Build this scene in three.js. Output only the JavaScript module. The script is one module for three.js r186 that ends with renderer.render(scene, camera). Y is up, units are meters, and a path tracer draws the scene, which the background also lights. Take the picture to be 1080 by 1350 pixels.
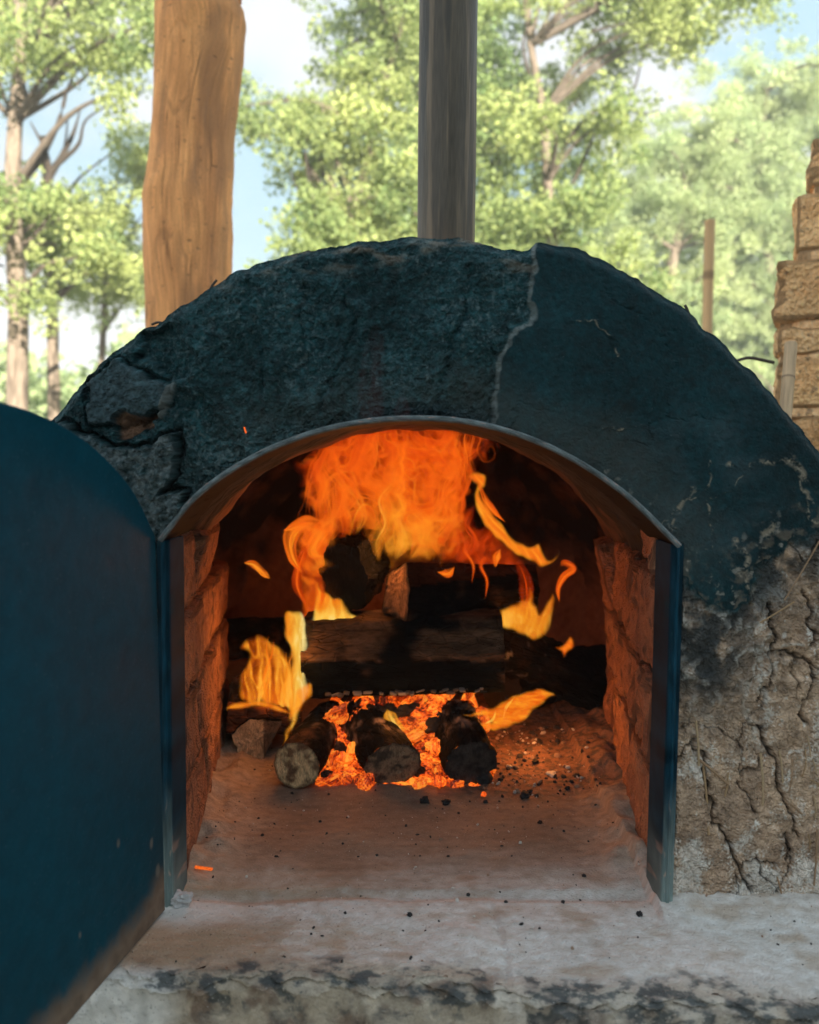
import * as THREE from 'three';
import { mergeGeometries, mergeVertices } from 'three/addons/utils/BufferGeometryUtils.js';

// ------------------------------------------------------------------ camera, sky, sun, exposure
const EXPOSURE = 4.6;
const scene = new THREE.Scene();
const camera = new THREE.PerspectiveCamera(63.9, 819 / 1024, 0.05, 600);
const EYE = new THREE.Vector3(0, 0.642, 1.1), PITCH = -4.8 * Math.PI / 180;
camera.position.copy(EYE);
camera.rotation.x = PITCH;
camera.focus = 1.32;
camera.userData.fStop = 3.2;
camera.updateMatrixWorld(true);
const renderer = new THREE.WebGLRenderer({ antialias: true });
renderer.setSize(819, 1024);
renderer.toneMapping = THREE.LinearToneMapping;
renderer.toneMappingExposure = EXPOSURE;
renderer.shadowMap.enabled = true;
document.body.appendChild(renderer.domElement);

// noise --------------------------------------------------------------------------------------
function rng(seed) { let a = seed >>> 0; return () => { a = (a + 0x6d2b79f5) | 0; let t = Math.imul(a ^ (a >>> 15), 1 | a); t = (t + Math.imul(t ^ (t >>> 7), 61 | t)) ^ t; return ((t ^ (t >>> 14)) >>> 0) / 4294967296; }; }
const PERM = new Uint8Array(512);
{ const r = rng(77), p = [...Array(256).keys()]; for (let i = 255; i > 0; i--) { const j = Math.floor(r() * (i + 1)); [p[i], p[j]] = [p[j], p[i]]; } for (let i = 0; i < 512; i++) PERM[i] = p[i & 255]; }
const GX = new Float32Array(256), GY = new Float32Array(256), GZ = new Float32Array(256), HV = new Float32Array(256);
{ const r = rng(5); for (let i = 0; i < 256; i++) { const z = r() * 2 - 1, a = r() * 6.2832, s = Math.sqrt(1 - z * z); GX[i] = Math.cos(a) * s; GY[i] = Math.sin(a) * s; GZ[i] = z; HV[i] = r(); } }
const lerp = (a, b, t) => a + (b - a) * t, clamp = (x, a = 0, b = 1) => x < a ? a : x > b ? b : x;
const sstep = (a, b, x) => { const t = clamp((x - a) / (b - a)); return t * t * (3 - 2 * t); };
const mix3 = (a, b, t) => [a[0] + (b[0] - a[0]) * t, a[1] + (b[1] - a[1]) * t, a[2] + (b[2] - a[2]) * t];
const mul3 = (a, k) => [a[0] * k, a[1] * k, a[2] * k];
function noise(x, y, z = 0) {                      // gradient noise, about -0.9 .. 0.9
  const xi = Math.floor(x), yi = Math.floor(y), zi = Math.floor(z), xf = x - xi, yf = y - yi, zf = z - zi;
  const u = xf * xf * xf * (xf * (xf * 6 - 15) + 10), v = yf * yf * yf * (yf * (yf * 6 - 15) + 10), w = zf * zf * zf * (zf * (zf * 6 - 15) + 10);
  const X = xi & 255, Y = yi & 255, Z = zi & 255;
  const g = (i, j, k) => { const h = PERM[PERM[PERM[(X + i) & 255] + ((Y + j) & 255)] + ((Z + k) & 255)]; return GX[h] * (xf - i) + GY[h] * (yf - j) + GZ[h] * (zf - k); };
  return 1.5 * lerp(lerp(lerp(g(0, 0, 0), g(1, 0, 0), u), lerp(g(0, 1, 0), g(1, 1, 0), u), v), lerp(lerp(g(0, 0, 1), g(1, 0, 1), u), lerp(g(0, 1, 1), g(1, 1, 1), u), v), w);
}
function noise2(x, y, s = 0) {
  const xi = Math.floor(x), yi = Math.floor(y), xf = x - xi, yf = y - yi, u = xf * xf * (3 - 2 * xf), v = yf * yf * (3 - 2 * yf), X = xi & 255, Y = yi & 255;
  const g = (i, j) => { const h = PERM[PERM[PERM[(X + i) & 255] + ((Y + j) & 255)] + (s & 255)]; return GX[h] * (xf - i) + GY[h] * (yf - j); };
  return 1.7 * lerp(lerp(g(0, 0), g(1, 0), u), lerp(g(0, 1), g(1, 1), u), v);
}
const fbm2 = (x, y, o, s = 0) => { let a = 0, k = 1, n = 0; for (let i = 0; i < o; i++) { a += k * noise2(x, y, s + i); n += k; x *= 2.03; y *= 2.03; k *= 0.5; } return a / n * 1.3; };
const fbm3 = (x, y, z, o) => { let a = 0, k = 1, n = 0; for (let i = 0; i < o; i++) { a += k * noise(x, y, z); n += k; x *= 2.03; y *= 2.03; z *= 2.03; k *= 0.5; } return a / n * 1.3; };
const ridge2 = (x, y, o, s = 0) => { let a = 0, k = 1, n = 0; for (let i = 0; i < o; i++) { a += k * (1 - Math.abs(noise2(x, y, s + i)) * 1.6); n += k; x *= 2.1; y *= 2.1; k *= 0.5; } return a / n; };
function worley2(x, y, s = 0) {                    // [F1, F2-F1, cell value]
  const xi = Math.floor(x), yi = Math.floor(y); let a = 9, b = 9, c = 0;
  for (let i = -1; i <= 1; i++) for (let j = -1; j <= 1; j++) {
    const h = PERM[PERM[PERM[(xi + i) & 255] + ((yi + j) & 255)] + (s & 255)], dx = xi + i + HV[h] - x, dy = yi + j + HV[(h * 7 + 13) & 255] - y, d = dx * dx + dy * dy;
    if (d < a) { b = a; a = d; c = HV[(h * 3 + 5) & 255]; } else if (d < b) b = d;
  }
  a = Math.sqrt(a); return [a, Math.sqrt(b) - a, c];
}

// the sky: thin bright cloud over pale blue, the sun high behind the trees --------------------
const SUN = new THREE.Vector3(0.28, 0.325, 0.90).normalize();
{
  const W = 512, H = 256, d = new Float32Array(W * H * 4);
  for (let j = 0; j < H; j++) for (let i = 0; i < W; i++) {
    const up = ((j + 0.5) / H - 0.5) * Math.PI, a = ((i + 0.5) / W - 0.5) * 2 * Math.PI, x = Math.cos(a) * Math.cos(up), y = Math.sin(up), z = Math.sin(a) * Math.cos(up);
    const cl = sstep(-0.24, 0.18, fbm3(x * 3.4, y * 5.2 + 3, z * 3.4, 5)), glow = Math.pow(Math.max(0, x * SUN.x + y * SUN.y + z * SUN.z), 12) * 0.08;
    const c = mix3([0.118, 0.178, 0.214], [0.205, 0.214, 0.222], cl);
    const k = y < 0 ? 0.35 : 1;
    for (let n = 0; n < 3; n++) d[(j * W + i) * 4 + n] = (c[n] + glow) * k;
    d[(j * W + i) * 4 + 3] = 1;
  }
  const t = new THREE.DataTexture(d, W, H, THREE.RGBAFormat, THREE.FloatType);
  t.mapping = THREE.EquirectangularReflectionMapping; t.magFilter = THREE.LinearFilter; t.needsUpdate = true;
  scene.background = t; scene.environment = t;
}
scene.fog = new THREE.FogExp2(new THREE.Color(0.93, 0.97, 1.0), 0.0052);           // thin smoke in the air
const sun = new THREE.DirectionalLight(new THREE.Color(1, 0.93, 0.8), 5);
sun.position.copy(SUN).multiplyScalar(30); sun.castShadow = true; sun.shadow.mapSize.set(2048, 2048);
Object.assign(sun.shadow.camera, { left: -18, right: 18, top: 18, bottom: -18, near: 1, far: 80 });
scene.add(sun, sun.target);

// helpers ------------------------------------------------------------------------------------
// where the sight line through a place in the photograph (1080 x 1350) meets a wall (plane z) or a floor (plane y): used to survey sizes
const F = 675 / Math.tan(63.9 / 2 * Math.PI / 180), CP = Math.cos(PITCH), SP = Math.sin(PITCH);
function sight(px, py) { const x = (px - 540) / F, y = -(py - 675) / F; return [x, y * CP + SP, y * SP - CP]; }
function atZ(px, py, z) { const d = sight(px, py), t = (z - EYE.z) / d[2]; return new THREE.Vector3(d[0] * t, EYE.y + d[1] * t, z); }
function atY(px, py, y) { const d = sight(px, py), t = (y - EYE.y) / d[1]; return new THREE.Vector3(d[0] * t, y, EYE.z + d[2] * t); }
const V = (x, y, z) => new THREE.Vector3(x, y, z);
const used = new Map();
function numbered(name) { const n = used.get(name) ?? 0; used.set(name, n + 1); return n ? name + '_' + String(n).padStart(3, '0') : name; }
function tag(o, label, category, group, kind) {
  if (label) o.userData.label = label; if (category) o.userData.category = category; if (group) o.userData.group = group; if (kind) o.userData.kind = kind; return o;
}
function thing(name, label, category, at = [0, 0, 0], group) { const o = new THREE.Group(); o.name = numbered(name); o.position.set(...at); scene.add(o); return tag(o, label, category, group); }
function part(name, geometry, material, parent = scene) {
  const m = new THREE.Mesh(geometry, material); m.name = parent === scene ? numbered(name) : name; m.castShadow = m.receiveShadow = true;
  if (parent !== scene) { let n = 0; while (parent.children.some((c) => c.name === m.name)) m.name = name + '_' + String(++n).padStart(3, '0'); }
  parent.add(m); return m;
}
function shift(g, by) { return g.translate(-by.x, -by.y, -by.z); }
const enc = (x) => { x = clamp(x); return Math.round(255 * (x <= 0.0031308 ? 12.92 * x : 1.055 * Math.pow(x, 1 / 2.4) - 0.055)); };
function textures(w, h, fn, bump = true) {         // fn(u, v) -> [r, g, b linear, height 0..1, roughness]
  const c = new Uint8Array(w * h * 4), b = bump ? new Float32Array(w * h * 4) : null; let rough = null;
  for (let j = 0, k = 0; j < h; j++) for (let i = 0; i < w; i++, k += 4) {
    const r = fn((i + 0.5) / w, (j + 0.5) / h);
    c[k] = enc(r[0]); c[k + 1] = enc(r[1]); c[k + 2] = enc(r[2]); c[k + 3] = 255;
    if (b) { b[k] = b[k + 1] = b[k + 2] = r[3]; b[k + 3] = 1; }
    if (r.length > 4) { rough ??= new Uint8Array(w * h * 4).fill(255); rough[k + 1] = Math.round(clamp(r[4]) * 255); }
  }
  const make = (d, type, cs) => { const t = new THREE.DataTexture(d, w, h, THREE.RGBAFormat, type); t.colorSpace = cs; t.wrapS = t.wrapT = THREE.RepeatWrapping; t.magFilter = THREE.LinearFilter; t.minFilter = THREE.LinearMipmapLinearFilter; t.generateMipmaps = true; t.needsUpdate = true; return t; };
  return { map: make(c, THREE.UnsignedByteType, THREE.SRGBColorSpace), bumpMap: b && make(b, THREE.FloatType, THREE.NoColorSpace), roughnessMap: rough && make(rough, THREE.UnsignedByteType, THREE.NoColorSpace) };
}
function stdmat(t, bumpScale, extra = {}) {
  const m = new (extra.specularIntensity === undefined ? THREE.MeshStandardMaterial : THREE.MeshPhysicalMaterial)({ roughness: 0.95, map: t.map ?? null, ...extra });
  if (t.bumpMap) { m.bumpMap = t.bumpMap; m.bumpScale = bumpScale; } if (t.roughnessMap) { m.roughnessMap = t.roughnessMap; m.roughness = 1; } return m;
}
// a sheet from rows of points: at(i / ni, j / nj) -> [x, y, z], uv(p) optional
function sheet(ni, nj, at, uv, color) {
  const pos = new Float32Array((ni + 1) * (nj + 1) * 3), uvs = new Float32Array((ni + 1) * (nj + 1) * 2), col = color ? new Float32Array((ni + 1) * (nj + 1) * 3) : null, idx = new Uint32Array(ni * nj * 6);
  let k = 0;
  for (let j = 0; j <= nj; j++) for (let i = 0; i <= ni; i++, k++) {
    const p = at(i / ni, j / nj, i, j); pos[k * 3] = p[0]; pos[k * 3 + 1] = p[1]; pos[k * 3 + 2] = p[2];
    const t = uv ? uv(p, i / ni, j / nj) : [i / ni, j / nj]; uvs[k * 2] = t[0]; uvs[k * 2 + 1] = t[1];
    if (col) { const c = color(p, i / ni, j / nj); col[k * 3] = c[0]; col[k * 3 + 1] = c[1]; col[k * 3 + 2] = c[2]; }
  }
  k = 0;
  for (let j = 0; j < nj; j++) for (let i = 0; i < ni; i++) { const a = j * (ni + 1) + i, b = a + 1, c = a + ni + 1, d = c + 1; idx[k++] = a; idx[k++] = b; idx[k++] = d; idx[k++] = a; idx[k++] = d; idx[k++] = c; }
  const g = new THREE.BufferGeometry();
  g.setAttribute('position', new THREE.BufferAttribute(pos, 3)); g.setAttribute('uv', new THREE.BufferAttribute(uvs, 2)); if (col) g.setAttribute('color', new THREE.BufferAttribute(col, 3));
  g.setIndex(new THREE.BufferAttribute(idx, 1)); g.computeVertexNormals(); return g;
}
function colorize(g, fn) { const p = g.attributes.position, n = g.attributes.normal, c = new Float32Array(p.count * 3); for (let i = 0; i < p.count; i++) { const r = fn(p.getX(i), p.getY(i), p.getZ(i), n.getX(i), n.getY(i), n.getZ(i)); c[i * 3] = r[0]; c[i * 3 + 1] = r[1]; c[i * 3 + 2] = r[2]; } g.setAttribute('color', new THREE.BufferAttribute(c, 3)); return g; }
function polyDist(pts, x, y) {                     // distance to a polyline of [x, y]
  let best = 1e9;
  for (let i = 0; i + 1 < pts.length; i++) { const ax = pts[i][0], ay = pts[i][1], bx = pts[i + 1][0] - ax, by = pts[i + 1][1] - ay, t = clamp(((x - ax) * bx + (y - ay) * by) / (bx * bx + by * by)), dx = ax + bx * t - x, dy = ay + by * t - y, d = dx * dx + dy * dy; if (d < best) best = d; }
  return Math.sqrt(best);
}
function inside(pts, x, y) { let r = false; for (let i = 0, j = pts.length - 1; i < pts.length; j = i++) { const a = pts[i], b = pts[j]; if ((a[1] > y) !== (b[1] > y) && x < (b[0] - a[0]) * (y - a[1]) / (b[1] - a[1]) + a[0]) r = !r; } return r; }
const signed = (pts, x, y) => (inside(pts, x, y) ? 1 : -1) * polyDist([...pts, pts[0]], x, y);
const curve = (pts) => new THREE.CatmullRomCurve3(pts, false, 'centripetal');
// a rough solid: a box with rounded corners and an uneven skin, centred at 0
function roughBox(w, h, d, round, rough, seed, n = [10, 5, 8]) {
  let g = new THREE.BoxGeometry(w, h, d, ...n); g.deleteAttribute('uv'); g.deleteAttribute('normal'); g = mergeVertices(g, 1e-5);
  const p = g.attributes.position, a = V(0, 0, 0), b = V(0, 0, 0);
  for (let i = 0; i < p.count; i++) {
    a.fromBufferAttribute(p, i); b.set(clamp(a.x, -w / 2 + round, w / 2 - round), clamp(a.y, -h / 2 + round, h / 2 - round), clamp(a.z, -d / 2 + round, d / 2 - round));
    a.sub(b); const l = a.length() || 1; a.multiplyScalar(round / l);
    const q = fbm3(b.x * 14 + seed * 7.1, b.y * 14 + seed * 3.3, b.z * 14, 3) * rough + noise(b.x * 70 + seed, b.y * 70, b.z * 70) * rough * 0.4; a.multiplyScalar(1 + q / round); p.setXYZ(i, a.x + b.x, a.y + b.y, a.z + b.z);
  }
  g.computeVertexNormals();
  const nn = g.attributes.normal, uv = new Float32Array(p.count * 2);
  for (let i = 0; i < p.count; i++) { const x = Math.abs(nn.getX(i)), y = Math.abs(nn.getY(i)), z = Math.abs(nn.getZ(i)); if (z >= x && z >= y) { uv[i * 2] = p.getX(i); uv[i * 2 + 1] = p.getY(i); } else if (x >= y) { uv[i * 2] = p.getZ(i); uv[i * 2 + 1] = p.getY(i); } else { uv[i * 2] = p.getX(i); uv[i * 2 + 1] = p.getZ(i); } uv[i * 2] += seed * 0.137; uv[i * 2 + 1] += seed * 0.071; }
  g.setAttribute('uv', new THREE.BufferAttribute(uv, 2)); return g;
}
// ================================================================== THE OVEN
const oven = thing('wood_fired_oven', 'arched wood-fired mud oven with soot-blackened front, steel frame and open door', 'oven');
const px2 = (list) => list.map(([a, b]) => { const p = atZ(a, b, 0); return [p.x, p.y]; });
const openL = px2([[214, 1196], [211, 960], [208, 712]]), openR = px2([[899, 716], [892, 950], [884, 1190]]);
const openArch = px2([[213, 709], [262, 650], [328, 604], [398, 573], [470, 555], [540, 549], [612, 553], [682, 570], [750, 600], [822, 648], [893, 716]]);
const outerPx = [[-60, 720], [-5, 640], [38, 590], [75, 550], [118, 497], [155, 466], [190, 437], [216, 428], [240, 409], [275, 388], [305, 368], [330, 358], [366, 345], [402, 333], [440, 330], [475, 322], [510, 319], [545, 314], [575, 318], [607, 316], [640, 326], [670, 331], [697, 334], [706, 325], [722, 325], [748, 331], [775, 340], [802, 352], [828, 366], [852, 379], [878, 396], [905, 411], [925, 434], [944, 447], [966, 468], [985, 486], [1006, 506], [1027, 530], [1046, 558], [1062, 578], [1083, 606], [1108, 648], [1130, 700]];
const outer2 = px2(outerPx).map(([x, y]) => { const l = Math.hypot(x, y - 0.3); return [x + x / l * 0.006, y + (y - 0.3) / l * 0.006]; });
function resample(pts, n) { const l = [0]; for (let i = 1; i < pts.length; i++) l.push(l[i - 1] + Math.hypot(pts[i][0] - pts[i - 1][0], pts[i][1] - pts[i - 1][1])); const out = []; for (let k = 0, i = 0; k < n; k++) { const s = l[l.length - 1] * k / (n - 1); while (i < pts.length - 2 && l[i + 1] < s) i++; const t = (s - l[i]) / (l[i + 1] - l[i]); out.push([lerp(pts[i][0], pts[i + 1][0], t), lerp(pts[i][1], pts[i + 1][1], t)]); } return out; }
const smooth2 = (pts, n) => curve(pts.map((p) => V(p[0], p[1], 0))).getPoints(n).map((p) => [p.x, p.y]);
const archSmooth = smooth2(openArch, 120);

// survey of the front: the plaster layers, flakes, cracks and stains, in metres on the wall
const layerEdge = px2([[706, 318], [703, 360], [697, 395], [704, 412], [699, 426], [673, 440], [668, 455], [660, 476], [655, 500], [652, 530], [648, 560]]);
const layerPoly = [...layerEdge, ...px2([[760, 640], [860, 730], [905, 770], [935, 800], [960, 806], [985, 792], [996, 748], [1018, 738], [1034, 722], [1058, 712], [1090, 690], [1240, 660], [1240, 250], [720, 200]])];
const roughPatch = px2([[40, 560], [95, 560], [140, 585], [170, 590], [205, 586], [238, 566], [240, 585], [232, 604], [236, 622], [220, 640], [212, 652], [232, 648], [250, 655], [236, 690], [214, 715], [60, 740]]);
const recessA = px2([[190, 442], [232, 428], [262, 470], [250, 495], [222, 505], [205, 478], [178, 470]]);
const recessB = px2([[222, 530], [232, 512], [262, 520], [300, 560], [330, 610], [285, 640], [246, 650], [238, 640], [236, 600], [242, 570], [232, 552]]);
const scab = px2([[120, 500], [160, 472], [205, 500], [224, 512], [220, 535], [196, 546], [150, 560], [120, 560]]);
const brickHole = px2([[150, 552], [176, 545], [213, 546], [206, 560], [186, 566], [178, 578], [157, 576]]);
const fin = px2([[228, 508], [222, 528], [214, 548]]);
const ridgeLines = [px2([[470, 330], [452, 380], [470, 430], [440, 500], [420, 540]]), px2([[620, 350], [612, 410], [596, 450], [590, 490], [575, 530]]), px2([[400, 380], [392, 420], [402, 470], [398, 520]]), px2([[330, 372], [326, 420], [350, 470], [344, 520]])];
const paleCracks = [
  [px2([[912, 646], [900, 662], [888, 676], [884, 694], [890, 702]]), 0.0035], [px2([[934, 612], [930, 640], [938, 664], [938, 702], [930, 722]]), 0.0018], [px2([[962, 610], [984, 612], [1002, 606], [1022, 612], [1038, 602], [1050, 618], [1072, 640]]), 0.0045],
  [px2([[1014, 684], [1010, 700], [1004, 722], [1014, 728]]), 0.0045], [px2([[972, 716], [982, 736], [978, 756], [990, 772]]), 0.0045], [px2([[1050, 620], [1066, 680], [1090, 700]]), 0.0018], [px2([[748, 428], [786, 430], [806, 452], [814, 470]]), 0.0009], [px2([[790, 560], [830, 566], [850, 560]]), 0.0008], [px2([[868, 690], [900, 662], [960, 650], [985, 622], [1000, 600]]), 0.0009]];
const mudCracks = [
  [px2([[916, 985], [930, 1000], [934, 1040], [944, 1090], [962, 1110], [976, 1140], [990, 1176], [1000, 1200]]), 0.0042], [px2([[1016, 800], [1012, 830], [1024, 842], [1016, 866]]), 0.0035], [px2([[1022, 864], [1048, 868], [1070, 880], [1076, 896], [1062, 920], [1054, 940], [1066, 956]]), 0.0034],
  [px2([[975, 1142], [1000, 1140], [1030, 1142]]), 0.0024], [px2([[992, 958], [1012, 980], [1022, 1000], [1028, 1040], [1046, 1080], [1052, 1104]]), 0.003], [px2([[1058, 780], [1068, 810], [1072, 850]]), 0.003], [px2([[1016, 866], [1014, 900], [1000, 924]]), 0.0024], [px2([[970, 1030], [985, 1050], [995, 1072]]), 0.002], [px2([[893, 1010], [905, 985], [920, 978]]), 0.003], [px2([[1040, 1100], [1042, 1140], [1030, 1180]]), 0.0025]];
const near = (list, x, y, m) => { let b = 0; for (const [p, w] of list) { const d = polyDist(p, x, y); if (d < w * m) b = Math.max(b, 1 - d / (w * m)); } return b; };
const mudCells = (x, y) => { const a = x + 0.022 * fbm2(x * 16, y * 16, 4, 71), b = y + 0.022 * fbm2(x * 16, y * 16, 4, 75); return [worley2(a * 11, b * 8.5, 6), worley2(a * 34, b * 24, 7)]; };
const FX0 = -0.9, FX1 = 0.9, FY0 = -0.06, FY1 = 1.02;
const warp = (x, y, k, f, s) => [x + k * noise2(x * f, y * f, s), y + k * noise2(x * f, y * f, s + 40)];
function frontState(x, y) {
  const wx = x + 0.008 * noise2(x * 38, y * 38, 3) + 0.004 * noise2(x * 110, y * 110, 4), wy = y + 0.008 * noise2(x * 38, y * 38, 43) + 0.004 * noise2(x * 110, y * 110, 44);
  const L = signed(layerPoly, lerp(x, wx, 0.6), lerp(y, wy, 0.6));                     // > 0: smooth later coat on the right
  let mud = 0;
  if (x > 0.3) { const inCoat = sstep(-0.010, 0.003, signed(layerPoly, wx, wy)); mud = (1 - inCoat) * sstep(0.30, 0.33, x); } else if (x < -0.3) mud = sstep(0.34, 0.26, y + 0.03 * noise2(x * 20, y * 20, 9));
  return { L, mud, wx, wy };
}
function frontHeight(x, y, fine) {
  const { L, mud, wx, wy } = frontState(x, y); let h = 0.006 * fbm2(x * 5, y * 5, 2, 2);
  const coat = sstep(-0.0015, 0.0025, L);
  h += coat * lerp(0.008, 0.003, sstep(0.2, 0.34, x)) * (1 - mud);
  const rough = (1 - coat) * (1 - mud);
  if (rough > 0.01) {
    h += rough * (0.0075 * fbm2(wx * 20, wy * 20, 5, 11) + 0.0045 * ridge2(x * 62 + 2 * noise2(x * 20, y * 20, 6), y * 42, 3, 15));
    for (const r of ridgeLines) { const d = polyDist(r, wx, wy); if (d < 0.03) h += rough * 0.006 * sstep(0.0, 0.006, d) * sstep(0.03, 0.006, d); }
    if (x < -0.12) {
      const a = signed(roughPatch, wx, wy); h += 0.016 * sstep(-0.0015, 0.002, a) - 0.012 * sstep(-0.008, -0.002, a) * sstep(0.0015, -0.001, a) + (a > 0 ? 0.007 * fbm2(x * 60, y * 60, 4, 31) : 0);
      h -= 0.018 * sstep(-0.004, 0.004, signed(recessA, wx, wy)); h -= 0.009 * sstep(-0.002, 0.003, signed(recessB, wx, wy));
      { const q = signed(scab, wx, wy); h += 0.010 * sstep(-0.0015, 0.0025, q) - 0.010 * sstep(-0.007, -0.002, q) * sstep(0.0015, -0.001, q); } h -= 0.024 * sstep(-0.002, 0.003, signed(brickHole, wx, wy));
      const f = polyDist(fin, x, y); h += 0.014 * sstep(0.005, 0.001, f);
    }
  }
  if (!mud && L > 0) { h += 0.0016 * near(paleCracks, wx, wy, 1.8) - 0.0022 * near(paleCracks, wx, wy, 0.6) + 0.0018 * fbm2(x * 30, y * 30, 5, 61) + 0.0022 * noise2(x * 9 + y * 7, y * 5 - x * 6, 62) - 0.0022 * sstep(0.012, 0.002, worley2(wx * 7.5 + 0.3 * fbm2(x * 9, y * 9, 3, 63), wy * 7.5, 14)[1]) * sstep(0.0, 0.3, noise2(x * 5, y * 5, 64)); }
  if (mud > 0) {
    const [w, w2] = mudCells(x, y), lump = fbm2(wx * 13, wy * 12, 5, 51);
    h += mud * (0.006 * lump + 0.0050 * fbm2(wx * 64, wy * 40, 4, 55) - 0.003);
    h += mud * (0.005 * (w[2] - 0.5) + 0.0032 * (w2[2] - 0.5) * sstep(-0.2, 0.2, noise2(x * 14, y * 14, 73)));
    h -= mud * 0.006 * sstep(0.024, 0.006, w[1]) * sstep(0.0, 0.3, noise2(x * 7, y * 7, 77));
    h -= mud * 0.003 * sstep(0.05, 0.0, w2[1]) * sstep(-0.1, 0.3, noise2(x * 12, y * 12, 78));
    h -= mud * 0.012 * near(mudCracks, wx, wy, 1.0);
    h += mud * (0.005 * sstep(0.45, 0.95, ridge2(wx * 30 + noise2(x * 11, y * 11, 83), wy * 22, 3, 81)) * sstep(0.15, 0.35, y) + 0.003 * ridge2(x * 60, y * 16, 2, 85));
  }
  if (fine) h += (rough * 0.0011 + mud * 0.0013 + 0.00035) * fbm2(x * 190, y * 190, 3, 91);
  return h;
}
function frontColor(u, v) {
  const x = lerp(FX0, FX1, u), y = lerp(FY0, FY1, v), { L, mud, wx, wy } = frontState(x, y), coat = sstep(-0.0015, 0.0025, L);
  const n1 = fbm2(x * 9, y * 9, 4, 101), n2 = fbm2(x * 60, y * 60, 3, 111), n3 = noise2(x * 330, y * 330, 121), n4 = noise2(x * 700, y * 700, 123);
  let c = mix3([0.0065, 0.034, 0.041], [0.003, 0.0225, 0.029], coat);
  c = mul3(c, 1 + 0.5 * n1 + 0.45 * n2);
  c = mix3(c, [0.045, 0.085, 0.10], clamp((1 - coat) * (0.4 * sstep(0.1, 0.8, n3 + n2 * 0.8)) + coat * 0.10 * sstep(0.25, 0.8, n3)));
  { const g = fbm2(x * 130, y * 130, 3, 127), rr = ridge2(x * 85 + 2 * n2, y * 70, 3, 128); c = mul3(c, Math.exp((1 - coat) * (0.8 * g + 0.5 * fbm2(x * 34, y * 26, 4, 135)) + coat * 0.5 * g)); c = mix3(c, [0.105, 0.155, 0.165], (1 - coat) * (1 - mud) * 0.6 * sstep(0.4, 0.8, fbm2(x * 150 + 3, y * 120, 3, 133) + 0.7 * n1)); c = mix3(c, [0.075, 0.12, 0.135], (1 - coat) * (1 - mud) * 0.6 * sstep(0.72, 0.95, rr) * sstep(-0.3, 0.3, n1 + 0.1)); if (n4 > 0.74) c = mix3(c, [0.16, 0.19, 0.2], 0.3); }
  if (!mud) {                                                                             // brown dust and worn places
    const ring = polyDist(archSmooth, x, y);
    c = mix3(c, [0.075, 0.08, 0.072], sstep(0.10, 0.015, ring + 0.03 * n1) * (x > 0.05 ? 0.3 : 0.2));
    c = mix3(c, [0.012, 0.028, 0.038], sstep(0.028, 0.0, ring) * sstep(0.12, 0.0, Math.abs(x - 0.02)) * 0.9);
    if (coat > 0.5) { const pale = sstep(0.15, 0.0, Math.hypot(x - 0.40, (y - 0.60) * 0.8)); c = mix3(c, [0.075, 0.115, 0.135], pale * sstep(-0.3, 0.7, fbm2(x * 18 + y * 9, y * 18 - x * 9, 5, 131)) * 0.32); }
    const k = near(paleCracks, wx, wy, 1.5); c = mix3(c, [0.34, 0.29, 0.22], k * sstep(-0.15, 0.35, n2 + 0.4 * n3) * 0.75);
    if (x > 0.25 && y < 0.62) { const d = sstep(0.075, 0.0, L); c = mix3(c, [0.25, 0.20, 0.15], d * sstep(0.15, 0.6, fbm2(x * 55, y * 55, 5, 141) + 0.35 * d - 0.1) * 0.34 * sstep(0.33, 0.4, x)); c = mix3(c, [0.5, 0.46, 0.40], d * sstep(0.3, 0.6, fbm2(x * 90, y * 90, 4, 143)) * 0.4); }
    const e = polyDist(layerEdge, lerp(x, wx, 0.6), lerp(y, wy, 0.6)); c = mix3(c, [0.17, 0.20, 0.20], sstep(0.0042, 0.001, e) * (0.55 + 0.4 * n2));
    if (x < -0.12) {
      const a = signed(roughPatch, wx, wy); const gr = fbm2(x * 120, y * 120, 4, 129); c = mix3(c, mul3([0.085, 0.108, 0.115], 1 + 1.1 * gr), sstep(0, 0.004, a) * clamp(0.55 + 0.7 * n2 + 0.5 * gr));
      c = mix3(c, mul3([0.05, 0.08, 0.095], 1 + 0.9 * gr), sstep(0, 0.004, signed(scab, wx, wy)) * 0.6);
      c = mul3(c, 1 - 0.5 * sstep(0.006, 0.0, Math.abs(a + 0.003)));
      c = mix3(c, mul3([0.34, 0.2, 0.135], 0.8 + 0.5 * n2), sstep(0, 0.003, signed(brickHole, wx, wy)));
      c = mix3(c, [0.12, 0.14, 0.14], sstep(0.006, 0.002, polyDist(fin, x, y)));
      const far = sstep(-0.42, -0.52, x + 0.3 * (y - 0.62)); c = mix3(c, [0.26, 0.20, 0.145], far * sstep(-0.1, 0.6, fbm2(x * 26, y * 26, 3, 151)));
    }
    const top = y > 0.83 ? sstep(0.0, 0.5, fbm2(x * 20, y * 50, 3, 161)) * sstep(0.85, 0.9, y + 0.4 * x * x) * (1 - coat) : 0; c = mix3(c, [0.22, 0.19, 0.155], top * 0.55);
  }
  if (mud > 0) {
    const lime = sstep(0.05, 0.5, fbm2(x * 24, y * 17, 5, 171) + 0.35 * n3 - 0.08 + 0.45 * sstep(0.16, 0.0, y)), [w, w2] = mudCells(x, y);
    let m = mul3(mix3([0.50, 0.355, 0.25], [0.35, 0.245, 0.175], sstep(-0.4, 0.5, n1)), 1 + 0.5 * n2 + 0.2 * n3);
    m = mix3(m, [0.72, 0.68, 0.63], lime * 0.66); m = mix3(m, [0.8, 0.77, 0.72], 0.6 * sstep(0.42, 0.7, fbm2(x * 95, y * 80, 3, 187) + 0.4 * lime));
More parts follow.
